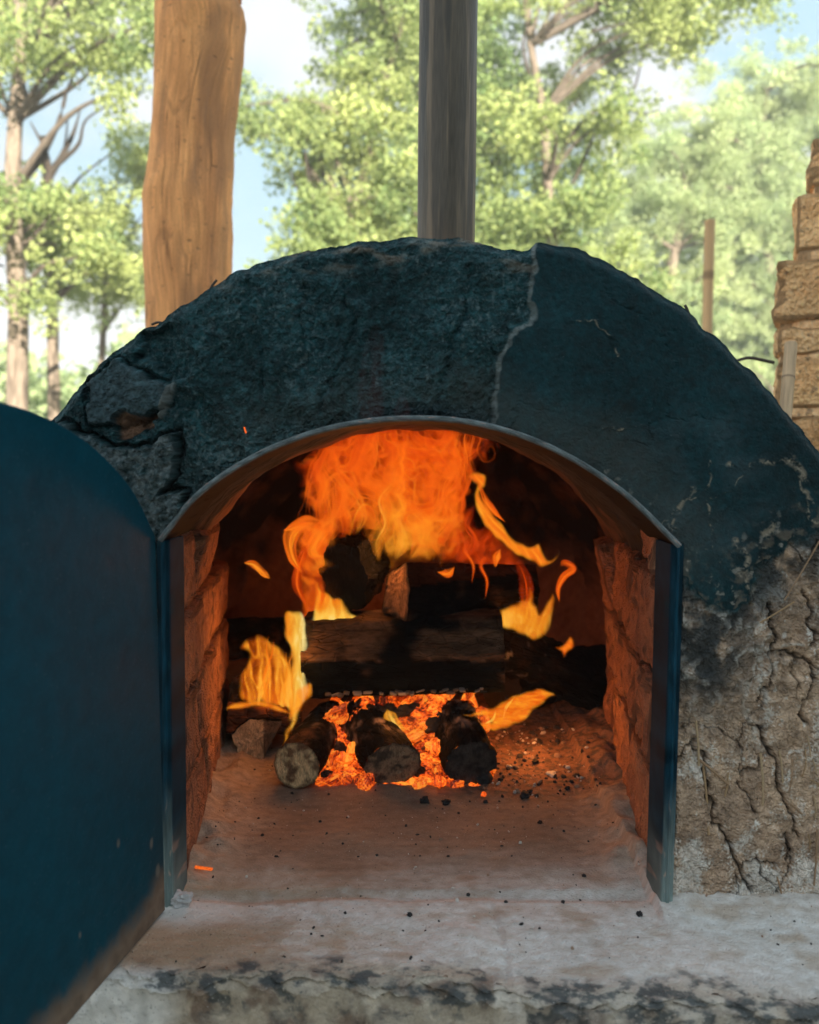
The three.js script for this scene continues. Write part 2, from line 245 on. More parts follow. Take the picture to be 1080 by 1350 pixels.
    m = mul3(m, (1 - 0.7 * sstep(0.03, 0.004, w[1]) * sstep(0.0, 0.3, noise2(x * 7, y * 7, 77))) * (0.85 + 0.3 * w2[2]));
    m = mul3(m, 1 - 0.9 * near(mudCracks, wx, wy, 0.9));
    const soot = clamp(sstep(0.54, 0.40, x + 0.04 * n1) * sstep(0.17, 0.36, y + 0.07 * n1) * 1.1 + sstep(0.37, 0.50, y + 0.05 * n1) * sstep(0.9, 0.6, x)) * sstep(-0.45, 0.2, fbm2(x * 26, y * 26, 5, 181) + 0.12);
    m = mix3(m, [0.022, 0.034, 0.04], soot * 0.93); m = mix3(m, [0.55, 0.53, 0.49], 0.6 * sstep(0.62, 0.95, ridge2(wx * 30 + noise2(x * 11, y * 11, 83), wy * 22, 3, 81)) * sstep(0.17, 0.3, y) * sstep(0.0, 0.4, fbm2(x * 18, y * 18, 3, 185) + 0.15));
    const white = near(paleCracks, wx, wy, 2) ; m = mix3(m, [0.6, 0.55, 0.47], white * 0.5);
    c = mix3(c, m, mud);
  }
  return [c[0], c[1], c[2], 0.5 + clamp((((1 - coat) * (1 - mud) * 0.5 + mud * 0.55 + 0.16) * (fbm2(x * 150, y * 150, 3, 91) + 0.5 * noise2(x * 420, y * 420, 95))), -1, 1) * 0.5, 0.78 + 0.2 * mud + 0.1 * n2];
}
const frontTex = textures(2048, 1229, frontColor);
const frontMat = stdmat(frontTex, 0.011, { specularIntensity: 0.35 });
const frontUv = (p) => [(p[0] - FX0) / (FX1 - FX0), (p[1] - FY0) / (FY1 - FY0)];
{
  const innerPts = [...resample(openL, 40).slice(0, -1), ...resample(archSmooth, 260), ...resample(openR, 40).slice(1)];
  const baseL = [-0.80, -0.05], baseR = [0.80, -0.05];
  const inner = [...resample([[openL[0][0], -0.05], ...openL], 150), ...resample(archSmooth, 460).slice(1, -1), ...resample([...openR, [openR[2][0], -0.05]], 150)];
  const oSmooth = outer2; const outer = [...resample([baseL, [-0.79, 0.2], oSmooth[0]], 150), ...resample(oSmooth, 460).slice(1, -1), ...resample([oSmooth[oSmooth.length - 1], [0.80, 0.25], baseR], 150)];
  const NT = 210, EDGE = 14;
  const g = sheet(inner.length - 1, NT + EDGE, (s, t, i, j) => {
    const a = inner[i], b = outer[i], T = Math.min(1, j / NT), over = Math.max(0, j - NT);
    let x = lerp(a[0], b[0], T), y = lerp(a[1], b[1], T);
    let z = frontHeight(x, y, false);
    const dx = b[0] - a[0], dy = b[1] - a[1], l = Math.hypot(dx, dy), edge = (1 - T) * l;
    z -= 0.014 * sstep(0.02, 0, edge) ** 2 + (j === 0 ? 0.03 : 0);
    if (over) { const k = over / EDGE; const q = 0.007 * fbm2(x * 22 + y * 15, over * 0.35, 4, 5) - 0.010 * k; x += dx / l * q; y += dy / l * q; z -= 0.16 * k; }
    else if (edge < 0.015) { const q = 0.005 * fbm2(x * 34, y * 34, 4, 8) * (1 - edge / 0.015); x += dx / l * q; y += dy / l * q; }
    return [x, y, z];
  }, frontUv);
  tag(part('front_wall', g, frontMat, oven), 'cracked front wall, black with soot above and bare brown mud at the right');
}
// the vaulted body behind the front
const mudTex = textures(512, 512, (u, v) => { const n = fbm2(u * 8, v * 8, 4, 201), m = noise2(u * 70, v * 70, 203); const c = mul3(mix3([0.30, 0.2, 0.13], [0.20, 0.14, 0.1], sstep(-0.4, 0.4, n)), 1 + 0.2 * m); return [...c, 0.5 + 0.4 * fbm2(u * 30, v * 30, 3, 205)]; });
const mudMat = stdmat(mudTex, 0.004);
{
  const o = resample([[-0.78, -0.8], [-0.78, 0.2], ...outer2, [0.785, 0.25], [0.785, -0.8]], 160);
  const g = sheet(159, 26, (s, t, i, j) => { const k = Math.max(0, (t - 0.86) / 0.14), q = 1 - 0.03 - 0.012 * noise2(i * 0.2, j * 0.4, 3) - (1 - Math.sqrt(Math.max(0, 1 - k * k))) * 0.97; return [o[i][0] * q, (o[i][1] - 0.2) * q + 0.2, -0.13 - t * 1.45]; }, (p, s, t) => [s * 3, t * 1.5]);
  part('oven_body', g, mudMat, oven);
}
// base under the hearth (its stones come further down)
part('oven_base', new THREE.BoxGeometry(1.52, 0.66, 1.6), mudMat, oven).position.set(0, -0.52, -0.72);

// steel frame: a curved band with a bright rounded lip, and two angle-iron jambs ----------------
const steelTex = textures(512, 512, (u, v) => { const n = fbm2(u * 10, v * 3, 4, 211), s = noise2(u * 160, v * 25, 213), k = sstep(0.3, 0.7, fbm2(u * 24, v * 24, 3, 215)); let c = mul3([0.013, 0.035, 0.05], 1 + 0.5 * n + 0.25 * s); c = mix3(c, [0.09, 0.1, 0.1], k * 0.35); return [...c, 0.5 + 0.4 * fbm2(u * 60, v * 60, 2, 217), 0.72 + 0.2 * k + 0.12 * n]; });
const steelMat = stdmat(steelTex, 0.0006, { vertexColors: true, metalness: 0.0, specularIntensity: 0.14 });
const archWorld = archSmooth.map((p) => V(p[0], p[1], 0));
{
  const prof = [[-0.001, 0.006], [-0.001, 0.0165], [0.0012, 0.0195], [0.0042, 0.0195], [0.0064, 0.0165], [0.0068, 0.0125], [0.0068, -0.12], [-0.001, -0.12], [-0.001, 0.006]];
  const n = archSmooth.length;
  const g = sheet(n - 1, prof.length - 1, (s, t, i, j) => {
    const a = archSmooth[Math.max(0, i - 1)], b = archSmooth[Math.min(n - 1, i + 1)], l = Math.hypot(b[0] - a[0], b[1] - a[1]), nx = (b[1] - a[1]) / l, ny = -(b[0] - a[0]) / l, q = prof[j];
    return [archSmooth[i][0] + nx * q[0], archSmooth[i][1] + ny * q[0], q[1]];
  }, (p, s, t) => [s * 2.2, t * 0.6], (p, s, t) => { const j = Math.round(t * 8); const w = j >= 1 && j <= 4 ? 4.2 + 3.0 * noise2(s * 60, t * 9, 4) : 0.10; return j >= 1 && j <= 4 ? [w * 2.3, w * 1.05, w * 0.78] : [w, w, w]; });
  const ng = g.toNonIndexed(); ng.computeVertexNormals();
  tag(part('arch_frame', ng, steelMat, oven), 'curved steel band round the mouth with a worn grey lip');
}
function jamb(side) {
  const xo = side > 0 ? openR : openL, s = side, m = new THREE.Group();
  // angle section in plan: front flange, ridge, inner leg
  const prof = [[0, -0.004], [0.001, 0.012], [0.006, 0.0125], [0.0075, 0.0152], [0.0105, 0.0152], [0.012, 0.0125], [0.0165, 0.0125], [0.018, 0.010], [0.021, -0.046], [0.015, -0.046], [0.012, -0.004], [0, -0.004]];
  const top = s > 0 ? 0.507 : 0.512, N = 60;
  const g = sheet(N, prof.length - 1, (t, w, i, j) => {
    const y = lerp(-0.004, top, t), q = prof[j]; let k = y / 0.52, xe = k < 0.5 ? lerp(xo[s > 0 ? 2 : 0][0], xo[1][0], k * 2) : lerp(xo[1][0], xo[s > 0 ? 0 : 2][0], k * 2 - 1);
    return [xe - s * (s > 0 ? q[0] : q[0] + 0.001), y, q[1] + (s > 0 ? 0 : -0.002)];
  }, (p, t, w) => [w * 0.3, t * 0.9], (p, t, w) => {
    const n = noise2(p[1] * 18, w * 7 + s, 8), dust = sstep(0.2, 0.0, p[1] + 0.06 * n + (w > 0.55 ? 0.06 : 0)), r = w > 0.25 && w < 0.5 ? 1.6 : 1, blue = 0.5 + 0.4 * noise2(p[1] * 30, w * 5, 18);
    return mix3([0.5 * r * blue, 1.35 * r * blue, 1.6 * r * blue], [20, 9.5, 6.4], clamp(dust * 0.75));
  });
  const ng = g.toNonIndexed(); ng.computeVertexNormals();
  tag(part('jamb', ng, steelMat, oven), s > 0 ? 'right steel jamb dusted with ash at its foot' : 'left steel jamb beside the open door');
}
jamb(-1); jamb(1);

// the door: a plate of the mouth's own outline, swung open on the left jamb ----------------------
{
  const W = 0.668, doorLabel = 'flat blue-black steel door, swung open at the left';
  const o = openL[2], pts = archSmooth.map((p) => [p[0] - archSmooth[0][0] + 0.004, p[1] + 0.004]), end = pts[pts.length - 1];
  const sh = new THREE.Shape(); sh.moveTo(0.004, 0.006); sh.lineTo(pts[0][0], pts[0][1]); for (const p of pts) sh.lineTo(p[0], p[1]); sh.lineTo(end[0] - 0.006, 0.006); sh.closePath();
  const g = new THREE.ExtrudeGeometry(sh, { depth: 0.006, bevelEnabled: true, bevelThickness: 0.0015, bevelSize: 0.0015, bevelSegments: 2 });
  const doorTex = textures(1024, 1024, (u, v) => {
    const x = u * 0.7, y = v * 0.7, n = fbm2(x * 6, y * 6, 4, 221), f = fbm2(x * 50, y * 50, 3, 223), s = noise2(x * 300, y * 300, 225);
    let c = mul3([0.0003, 0.046, 0.074], 1 + 0.22 * n + 0.18 * f + 0.12 * s);
    c = mix3(c, [0.03, 0.04, 0.042], 0.35 * sstep(0.06, 0.0, x) * sstep(0.3, 0.05, y));
    const dust = sstep(0.058, 0.016, y + 0.012 * n + 0.012 * f - 0.022 * sstep(0.08, 0.0, x)); c = mix3(c, mul3([0.20, 0.145, 0.105], 1 + 0.4 * f), dust * 0.9);
    for (const [qx, qy, r] of [[0.035, 0.115, 0.006], [0.115, 0.155, 0.005], [0.02, 0.07, 0.008], [0.33, 0.24, 0.003], [0.2, 0.09, 0.004]]) c = mix3(c, [0.16, 0.15, 0.13], sstep(r, r * 0.3, Math.hypot(x - qx, (y - qy) * 0.6) + 0.002 * f) * 0.8);
    if (s > 0.72) c = mix3(c, [0.1, 0.12, 0.13], 0.35);
    return [...c, 0.5 + 0.3 * f + 0.2 * n, 0.55 + 0.15 * n + 0.3 * dust];
  });
  for (const k of ['map', 'bumpMap', 'roughnessMap']) doorTex[k].repeat.set(1 / 0.7, 1 / 0.7);
  const dm = stdmat(doorTex, 0.0012, { specularIntensity: 0.18 });
  const door = part('door', g, dm, oven); tag(door, doorLabel);
  door.position.set(o[0] + 0.004, 0.0, 0.022); door.rotation.y = -Math.atan2(0.983, -0.184);
  const rail = part('bottom_rail', roughBox(0.62, 0.03, 0.01, 0.002, 0.0003, 3, [30, 4, 2]), stdmat(doorTex, 0.001), door); rail.position.set(0.322, 0.024, 0.0125 ); 
  { const uv = rail.geometry.attributes.uv; for (let i = 0; i < uv.count; i++) uv.setXY(i, (uv.getX(i) % 0.6 + 0.6) % 0.6, 0.012); }
  const rim = sheet(pts.length - 1, 6, (s, t, i, j) => { const a = j / 6 * 6.2832, p = pts[i]; return [p[0] + 0.003 * Math.cos(a), p[1] + 0.003 * Math.sin(a) - 0.003, 0.009 + 0.003 * Math.sin(a)]; });
  part('door_rim', rim, stdmat({}, 0, { color: new THREE.Color(0.006, 0.03, 0.05), roughness: 0.6 }), door);
}

// chimney pipe -----------------------------------------------------------------------------
{
  const t = textures(512, 1024, (u, v) => { const a = u * 6.2832, n = fbm2(u * 12, v * 9, 5, 231), st = fbm2(u * 24, v * 5, 5, 233), s = noise2(u * 120, v * 60, 235); let c = mul3([0.085, 0.070, 0.054], 1 + 0.4 * n + 0.2 * s); c = mix3(c, [0.25, 0.185, 0.125], sstep(-0.05, 0.55, st) * 0.6); c = mix3(c, [0.014, 0.018, 0.02], sstep(0.12, 0.5, fbm2(u * 9 + 3, v * 6, 4, 237)) * 0.5); c = mix3(c, [0.30, 0.18, 0.11], sstep(0.17, 0.05, v + 0.05 * n) * sstep(-0.5, 0.2, n + 0.3) * 0.9); return [...c, 0.5 + 0.4 * st + 0.1 * s, 0.5 + 0.15 * n]; });
  const g = sheet(40, 60, (s, w) => { const a = s * 6.2832, y = 0.78 + w * 1.5, r = 0.0505 + 0.0012 * noise2(Math.cos(a) * 1.5 + 7, y * 4, 7); return [0.066 + 0.010 * (w - 0.3) + r * Math.sin(a), y, -0.38 + r * Math.cos(a)]; }, (p, s, w) => [s, w * 1.05]);
  tag(part('chimney_pipe', g, stdmat(t, 0.0018, { specularIntensity: 0.7 }), oven), 'weathered grey metal chimney pipe with rust at its foot');
}
// ------------------------------------------------------------------ inside: brick walls, vault, fire chamber, hearth
const wallEnd = -0.66;
function vaultProfile(s, d) {                     // s: 0 left foot .. 1 right foot; d: 0 mouth .. 1 end of the throat
  const hs = lerp(0.52, 0.34, d), hc = lerp(0.686, 0.672, d), wl = lerp(0.350, 0.415, d), wr = lerp(0.372, 0.45, d);
  if (s < 0.22) return [-wl, lerp(-0.02, hs, s / 0.22)];
  if (s > 0.78) return [wr, lerp(hs, -0.02, (s - 0.78) / 0.22)];
  const q = -Math.cos((s - 0.22) / 0.56 * Math.PI), c = lerp(1 - q * q, Math.sqrt(Math.max(0, 1 - q * q)), d);
  return [q < 0 ? q * wl : q * wr, hs + (hc - hs) * c];
}
const emberGlow = (g) => g < 0.3 ? mul3([0.35, 0.018, 0.001], g / 0.3) : g < 0.65 ? mix3([0.35, 0.018, 0.001], [1.0, 0.13, 0.008], (g - 0.3) / 0.35) : mix3([1.0, 0.13, 0.008], [1.0, 0.32, 0.03], (g - 0.65) / 0.35);
const brickTex = textures(512, 512, (u, v) => { const x = u, y = v, n = fbm2(x * 9, y * 9, 4, 241), f = fbm2(x * 40, y * 40, 3, 243), s = noise2(x * 230, y * 230, 245); let c = mul3(mix3([0.42, 0.205, 0.115], [0.30, 0.14, 0.085], sstep(-0.3, 0.5, n)), 1 + 0.35 * f + 0.25 * s); c = mix3(c, [0.08, 0.05, 0.04], 0.75 * sstep(0.12, 0.5, fbm2(x * 14 + 9, y * 14, 3, 247))); return [...c, 0.5 + 0.35 * f + 0.2 * s]; });
brickTex.map.repeat.set(1.7, 1.7); brickTex.bumpMap.repeat.set(1.7, 1.7);
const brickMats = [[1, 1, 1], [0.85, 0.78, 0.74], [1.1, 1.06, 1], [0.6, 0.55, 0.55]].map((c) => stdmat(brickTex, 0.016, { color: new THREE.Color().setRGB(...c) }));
const throatTex = textures(1024, 512, (u, v) => { // u round the arch, v along the throat
  const n = fbm2(u * 18, v * 9, 4, 251), f = fbm2(u * 80, v * 40, 3, 253); let c = mul3([0.20, 0.095, 0.055], 1 + 0.4 * n + 0.3 * f);
  const soot = clamp(sstep(0.85, 0.3, v + 0.25 * n) * 0.97 + sstep(0.25, 0.55, u) * sstep(0.98, 0.6, u) * 0.75); c = mix3(c, [0.007, 0.008, 0.009], soot); return [...c, 0.5 + 0.3 * n + 0.3 * f];
});
{
  const lining = new THREE.Mesh(sheet(180, 70, (s, t) => {
    const [px, py] = vaultProfile(s, t), n = fbm3(px * 9, py * 9, t * 5, 3) * 0.012, k = (s > 0.22 && s < 0.78) ? 1 : 0.3, a = (s - 0.5) * Math.PI;
    let end = wallEnd + 0.03 * noise2(s * 26, 3, 5) + 0.02 * noise2(s * 80, 3, 6); if (s > 0.22 && s < 0.44) end += 0.16 * sstep(0.22, 0.28, s) * sstep(0.44, 0.36, s);
    return [px + Math.sin(a) * n * k, py + Math.cos(a) * n * k, lerp(-0.105, end, t)];
  }, (p, s, t) => [s, t]), stdmat(throatTex, 0.006));
  lining.name = 'vault_lining'; lining.castShadow = lining.receiveShadow = true; oven.add(lining); tag(lining, 'brick and plaster lining of the mouth, reddened by the fire');
  // the broken inner end of the lining, a hand thick
  const lip = sheet(180, 8, (s, t) => { const [px, py] = vaultProfile(s, 1), a = (s - 0.5) * Math.PI, k = t * 0.16; let end = wallEnd + 0.03 * noise2(s * 26, 3, 5) + 0.02 * noise2(s * 80, 3, 6); if (s > 0.22 && s < 0.44) end += 0.16 * sstep(0.22, 0.28, s) * sstep(0.44, 0.36, s); const side = s < 0.22 || s > 0.78; return [px + (side ? Math.sign(px) : Math.sin(a)) * k, py + (side ? 0 : Math.cos(a)) * k, end - 0.015 * noise2(s * 50, t * 4, 9)]; }, (p, s, t) => [s, 1 - t * 0.1]);
  part('lining_end', lip, stdmat(throatTex, 0.006), oven);
  // bricks, laid course by course in both side walls
  const r = rng(31);
  const courses = { '-1': [[0.0, 0.125], [0.13, 0.125], [0.262, 0.12], [0.39, 0.115]], 1: [[0.0, 0.155], [0.162, 0.13], [0.30, 0.15], [0.455, 0.06]] };
  for (const s of [-1, 1]) courses[s].forEach(([y0, h], c) => {
    let z = -0.048 + (c % 2 ? 0.0 : 0.01);
    const lens = c % 2 ? [0.17, 0.25, 0.24] : [0.26, 0.25, 0.15];
    for (const l of lens) {
      const zc = z - l / 2, d = clamp((-zc - 0.105) / 0.555), hs = lerp(0.52, 0.34, d), yc = y0 + h / 2, w = s < 0 ? lerp(0.350, 0.415, d) : lerp(0.372, 0.45, d);
      const over = Math.max(0, yc - hs), lean = over * 0.8 * d;
      if (yc < hs + 0.035) {
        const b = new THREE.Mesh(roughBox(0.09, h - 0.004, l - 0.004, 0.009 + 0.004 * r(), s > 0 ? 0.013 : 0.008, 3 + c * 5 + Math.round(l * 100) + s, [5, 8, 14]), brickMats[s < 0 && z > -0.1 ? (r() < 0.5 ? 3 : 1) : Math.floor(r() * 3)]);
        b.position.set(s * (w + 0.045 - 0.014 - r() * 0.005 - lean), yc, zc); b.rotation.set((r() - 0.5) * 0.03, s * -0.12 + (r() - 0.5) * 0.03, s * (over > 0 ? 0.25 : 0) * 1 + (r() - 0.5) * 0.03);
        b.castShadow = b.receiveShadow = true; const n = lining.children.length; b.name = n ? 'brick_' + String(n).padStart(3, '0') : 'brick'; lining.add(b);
      }
      z -= l + 0.004;
    }
  });
  // the fire chamber behind
  const chamberTex = textures(512, 512, (u, v) => { const n = fbm2(u * 10, v * 10, 4, 261), f = fbm2(u * 46, v * 46, 3, 263); return [...mix3(mul3([0.34, 0.16, 0.09], 1 + 0.4 * n + 0.3 * f), [0.018, 0.013, 0.012], clamp(0.25 + 0.9 * n + 1.0 * (sstep(0.14, 0.42, v) - 0.3))), 0.5 + 0.3 * f + 0.2 * n]; });
  const ch = sheet(90, 40, (s, t) => { const k = Math.max(0, (t - 0.75) / 0.25), q = Math.sqrt(Math.max(0.0004, 1 - k * k)), a = (s - 0.5) * Math.PI * 1.04, n = 0.02 * fbm3(s * 14, t * 8, 2, 3); return [Math.sin(a) * (0.64 + n) * q, Math.max(-0.03, Math.cos(a) * (0.76 + n) * lerp(q, 1, 0.1)), -0.55 - t * 0.85]; }, (p, s, t) => [t * 2, 0.5 + Math.abs(s - 0.5) * -1 + p[1] * 0.6]);
  tag(part('fire_chamber', ch, stdmat(chamberTex, 0.008), oven), 'dark sooty chamber behind the fire');
  part('chamber_back', sheet(30, 20, (s, t) => { const x = lerp(-0.62, 0.62, s), y = lerp(-0.02, 0.74, t); return [x, y, -1.30 + 0.05 * fbm2(x * 6, y * 6, 3, 4)]; }, (p) => [p[0], p[1] * 0.9]), stdmat(chamberTex, 0.008), oven);
}
// the hearth: ash-strewn slab from the chamber to its broken front edge
const edgePts = [[-200, 1262], [60, 1280], [190, 1288], [340, 1292], [500, 1298], [700, 1313], [900, 1322], [1080, 1333], [1300, 1345]].map(([a, b]) => { const p = atY(a, b, 0); return [p.x, p.z]; });
const edgeZ = (x) => { let i = 0; while (i < edgePts.length - 2 && edgePts[i + 1][0] < x) i++; const t = clamp((x - edgePts[i][0]) / (edgePts[i + 1][0] - edgePts[i][0])); return lerp(edgePts[i][1], edgePts[i + 1][1], t) + 0.006 * noise2(x * 14, 1, 3) + 0.003 * noise2(x * 50, 1, 4); };
function hearthY(x, z) {
  let h = 0.005 * fbm2(x * 7, z * 9, 3, 301) + 0.0008 * fbm2(x * 40, z * 60, 3, 305) + 0.0007 * fbm2(x * 110, z * 150, 2, 309) - 0.004 * sstep(0.006, 0.001, Math.abs(x - 0.118 - 0.008 * noise2(z * 14, 2, 5))) * sstep(-0.02, 0.02, z);
  const d = clamp((-z - 0.05) / 0.6), w = x < 0 ? lerp(0.335, 0.40, d) : lerp(0.355, 0.435, d), toWall = w - Math.abs(x);
  if (z < -0.02 && z > -0.7) h += 0.035 * sstep(0.10, 0.0, toWall) * (0.6 + 0.6 * fbm2(x * 20, z * 14, 2, 311)) * sstep(-0.02, -0.14, z);
  h += 0.02 * sstep(-0.34, -0.6, z) * (0.6 + 0.5 * fbm2(x * 12, z * 12, 3, 313));
  h -= 0.006 * sstep(0.02, 0.0, Math.abs(z + 0.02 + 0.01 * noise2(x * 6, 0, 2))) * sstep(0.4, 0.3, Math.abs(x));
  if (x > 0.34 && z < 0.06) h += 0.016 * sstep(0.07, -0.005, z) * (0.7 + 0.5 * noise2(x * 22, 4, 8));
  return h;
}
const HX0 = -1.0, HX1 = 1.0, HZ0 = -0.95, HZ1 = 0.42;
const hearthTex = textures(2048, 1400, (u, v) => {
  const x = lerp(HX0, HX1, u), z = lerp(HZ0, HZ1, v), n = fbm2(x * 6, z * 9, 4, 321), streak = fbm2(x * 9, z * 60, 4, 323), f = fbm2(x * 60, z * 80, 3, 325), s = noise2(x * 360, z * 360, 327), e = edgeZ(x);
  const red = mul3([0.255, 0.175, 0.125], 1 + 0.25 * n + 0.16 * streak + 0.22 * f + 0.15 * s), sand = [0.52, 0.42, 0.33], ash = mul3(mix3([0.63, 0.625, 0.62], [0.44, 0.37, 0.31], 0.85 * sstep(0.0, 0.55, fbm2(x * 15, z * 22, 4, 328))), 1 + 0.12 * n + 0.14 * f + 0.12 * s), brown = mul3([0.42, 0.30, 0.205], 1 + 0.25 * n + 0.2 * streak);
  let c = mix3(red, mul3([0.22, 0.19, 0.17], 1 + 0.5 * f), 0.5 * sstep(-0.1, 0.6, fbm2(x * 16, z * 16, 4, 329)) * sstep(-0.24, -0.4, z));
  const d = clamp((-z - 0.05) / 0.6), w = x < 0 ? lerp(0.335, 0.40, d) : lerp(0.355, 0.435, d); c = mix3(c, mul3(sand, 0.9 + 0.4 * f + 0.25 * s), 0.75 * sstep(0.14, 0.02, w - Math.abs(x) + 0.06 * n) * sstep(-0.8, -0.3, z));
  { const q = sstep(0.05, 0.16, x + 0.05 * n) * sstep(-0.30, -0.40, z + 0.05 * n) + 0.6 * sstep(-0.33, -0.40, z + 0.04 * n) * sstep(0.3, 0.1, Math.abs(x)); c = mix3(c, mul3(mix3([0.20, 0.09, 0.05], [0.05, 0.035, 0.03], sstep(-0.1, 0.35, fbm2(x * 70, z * 70, 4, 335))), 1 + 0.6 * f + 0.4 * s), 0.85 * clamp(q)); }
  const out = sstep(-0.17, 0.045, z + 0.03 * n + 0.016 * streak);
  const ashy = clamp(sstep(-0.34, 0.10, x + 0.22 * n + 0.05 * f) + 0.75 * sstep(0.055, 0.0, Math.abs(z - 0.015 + 0.015 * n))) ;
  c = mix3(c, mix3(brown, ash, ashy * (0.82 + 0.25 * f)), out);
  const white = sstep(0.055, 0.01, Math.hypot((x + 0.30) * 0.6, z - 0.02)) ; c = mix3(c, [0.72, 0.70, 0.69], white * 0.7);
  const k = z - e, blot = fbm2(x * 26, z * 30, 4, 333), cream = sstep(-0.05, -0.012, k + 0.03 * n); c = mix3(c, mul3(mix3([0.46, 0.39, 0.31], [0.20, 0.14, 0.105], sstep(-0.1, 0.45, blot)), 1 + 0.45 * f + 0.2 * s), cream * (x > 0.1 ? 0.7 : 0.9));
  if (x < -0.27) c = mix3(c, mul3([0.66, 0.64, 0.62], 1 + 0.3 * f), sstep(-0.03, 0.0, k) * sstep(-0.27, -0.32, x + 0.03 * n));
  const burn = sstep(-0.055, -0.022, k + 0.03 * n + 0.015 * blot) * sstep(0.07, 0.02, k + 0.02 * f) * sstep(-0.1, 0.3, fbm2(x * 24, z * 34, 5, 331) + (x > 0.12 ? 0.26 : 0.10) - 0.9 * sstep(0.03, 0.0, Math.abs(x - 0.115)) - 0.5 * sstep(-0.3, -0.36, x)); c = mix3(c, mul3([0.05, 0.06, 0.065], 1 + 0.6 * f + 0.3 * s), burn * 0.9 * sstep(-0.45, 0.25, f + 0.8 * blot + 0.25 * s));
  if (s > 0.62) c = mul3(c, 0.6); if (s < -0.66) c = mix3(c, [0.7, 0.68, 0.65], 0.35);
  return [...c, 0.5 + 0.12 * streak + 0.3 * f + 0.3 * s];
});
const hearthMat = stdmat(hearthTex, 0.0024);
{
  const NZ = 330, ROLL = 26;
  const g = sheet(420, NZ + ROLL, (s, t, i, j) => {
    const x = lerp(-0.84, 0.84, s), e = edgeZ(x);
    if (j <= NZ) { const q = j / NZ, z = lerp(-1.42, e - 0.016, 1 - (1 - q) ** 1.6 * 1); return [x, hearthY(x, z), z]; }
    const k = (j - NZ) / ROLL, a = Math.min(1, k * 2) * Math.PI / 2, n = 0.013 * fbm2(x * 30, k * 6, 4, 341) + 0.005 * noise2(x * 18, k * 2, 343), y0 = hearthY(x, e - 0.016), low = Math.max(0, k - 0.5) * 2;
    return [x, y0 - 0.016 * (1 - Math.cos(a)) - 0.22 * low - n * k, e - 0.016 + 0.016 * Math.sin(a) + n * 1.3 - 0.012 * low];
  }, (p, s, t) => [(p[0] - HX0) / (HX1 - HX0), (Math.min(p[2], 9) - Math.min(0, p[1]) * 0.9 - HZ0) / (HZ1 - HZ0)]);
  tag(part('hearth', g, hearthMat, oven), 'ash-covered hearth slab, brown inside and grey at its front');
  // stones of the base under the hearth edge
  const r = rng(41), dark = stdmat(brickTex, 0.006, { color: new THREE.Color().setRGB(0.55, 0.6, 0.62) });
  let x = -0.78; const base = oven.children.find((c) => c.name === 'oven_base');
  x = 0.15;
  for (let i = 0; x < 0.76; i++) { const w = 0.16 + 0.09 * r(), c = x + w / 2, b = part('brick', roughBox(w - 0.012, 0.09, 0.1, 0.012, 0.008, 50 + i, [12, 5, 5]), x > 0.14 ? brickMats[i % 3] : dark, base); b.position.set(c, -0.083 - -0.52 + (r() - 0.5) * 0.006, edgeZ(c) - 0.045 + (r() - 0.5) * 0.008 + 0.72); b.rotation.y = (r() - 0.5) * 0.05; x += w; }
}
// straw in the mud of the right side
{
  const straws = [[1040, 790, 1000, 820, 3.4], [1080, 700, 1030, 790, 3.2], [918, 950, 922, 1010, 5], [930, 1010, 934, 1100, 6], [920, 1000, 960, 1034, 6], [1026, 988, 1030, 1030, 4], [1062, 988, 1058, 1024, 3], [1044, 1000, 1036, 1060, 4], [1076, 1020, 1070, 1000, 3], [1066, 1026, 1086, 1040, 3], [1078, 1094, 1074, 1168, 4], [1074, 1050, 1076, 1080, 3.4], [1066, 1100, 1070, 1124, 3], [1022, 1146, 1032, 1180, 4], [1000, 990, 1004, 1060, 5], [960, 1018, 956, 1050, 4], [1040, 1058, 1060, 1076, 4], [1064, 970, 1068, 998, 3]];
  const strawM = [[0.36, 0.235, 0.125], [0.30, 0.19, 0.11], [0.42, 0.30, 0.18]].map((c) => new THREE.MeshStandardMaterial({ color: new THREE.Color().setRGB(...c), roughness: 0.7 }));
  const wall = oven.children.find((c) => c.name === 'front_wall');
  straws.forEach(([a, b, c, d, w], i) => {
    const p = atZ(a, b, 0), q = atZ(c, d, 0), m = p.clone().lerp(q, 0.5); for (const v of [p, q, m]) v.z = frontHeight(v.x, v.y, false) + 0.001;
    if (i < 2) { p.z += 0.012; q.z += 0.004; } m.x += 0.001; m.z = Math.max(m.z, (p.z + q.z) / 2);
    const g = new THREE.TubeGeometry(curve([p, m, q]), 10, w * 0.00034, 5, false); const o = part('straw', g, strawM[i % 3], wall);
  });
}
// ================================================================== FIREWOOD, EMBERS, FLAMES
const barkTex = textures(512, 512, (u, v) => { const w = worley2(u * 26, v * 10, 7), n = fbm2(u * 20, v * 8, 4, 351), f = fbm2(u * 90, v * 30, 3, 353); const k = 0.8 + 0.5 * n + 0.4 * f; return [k, k, k, clamp(0.35 + 0.5 * sstep(0.02, 0.16, w[1]) + 0.25 * f)]; });
const barkMat = stdmat(barkTex, 0.005, { vertexColors: true, specularIntensity: 0.15 }), grainMat = stdmat(barkTex, 0.0025, { vertexColors: true });
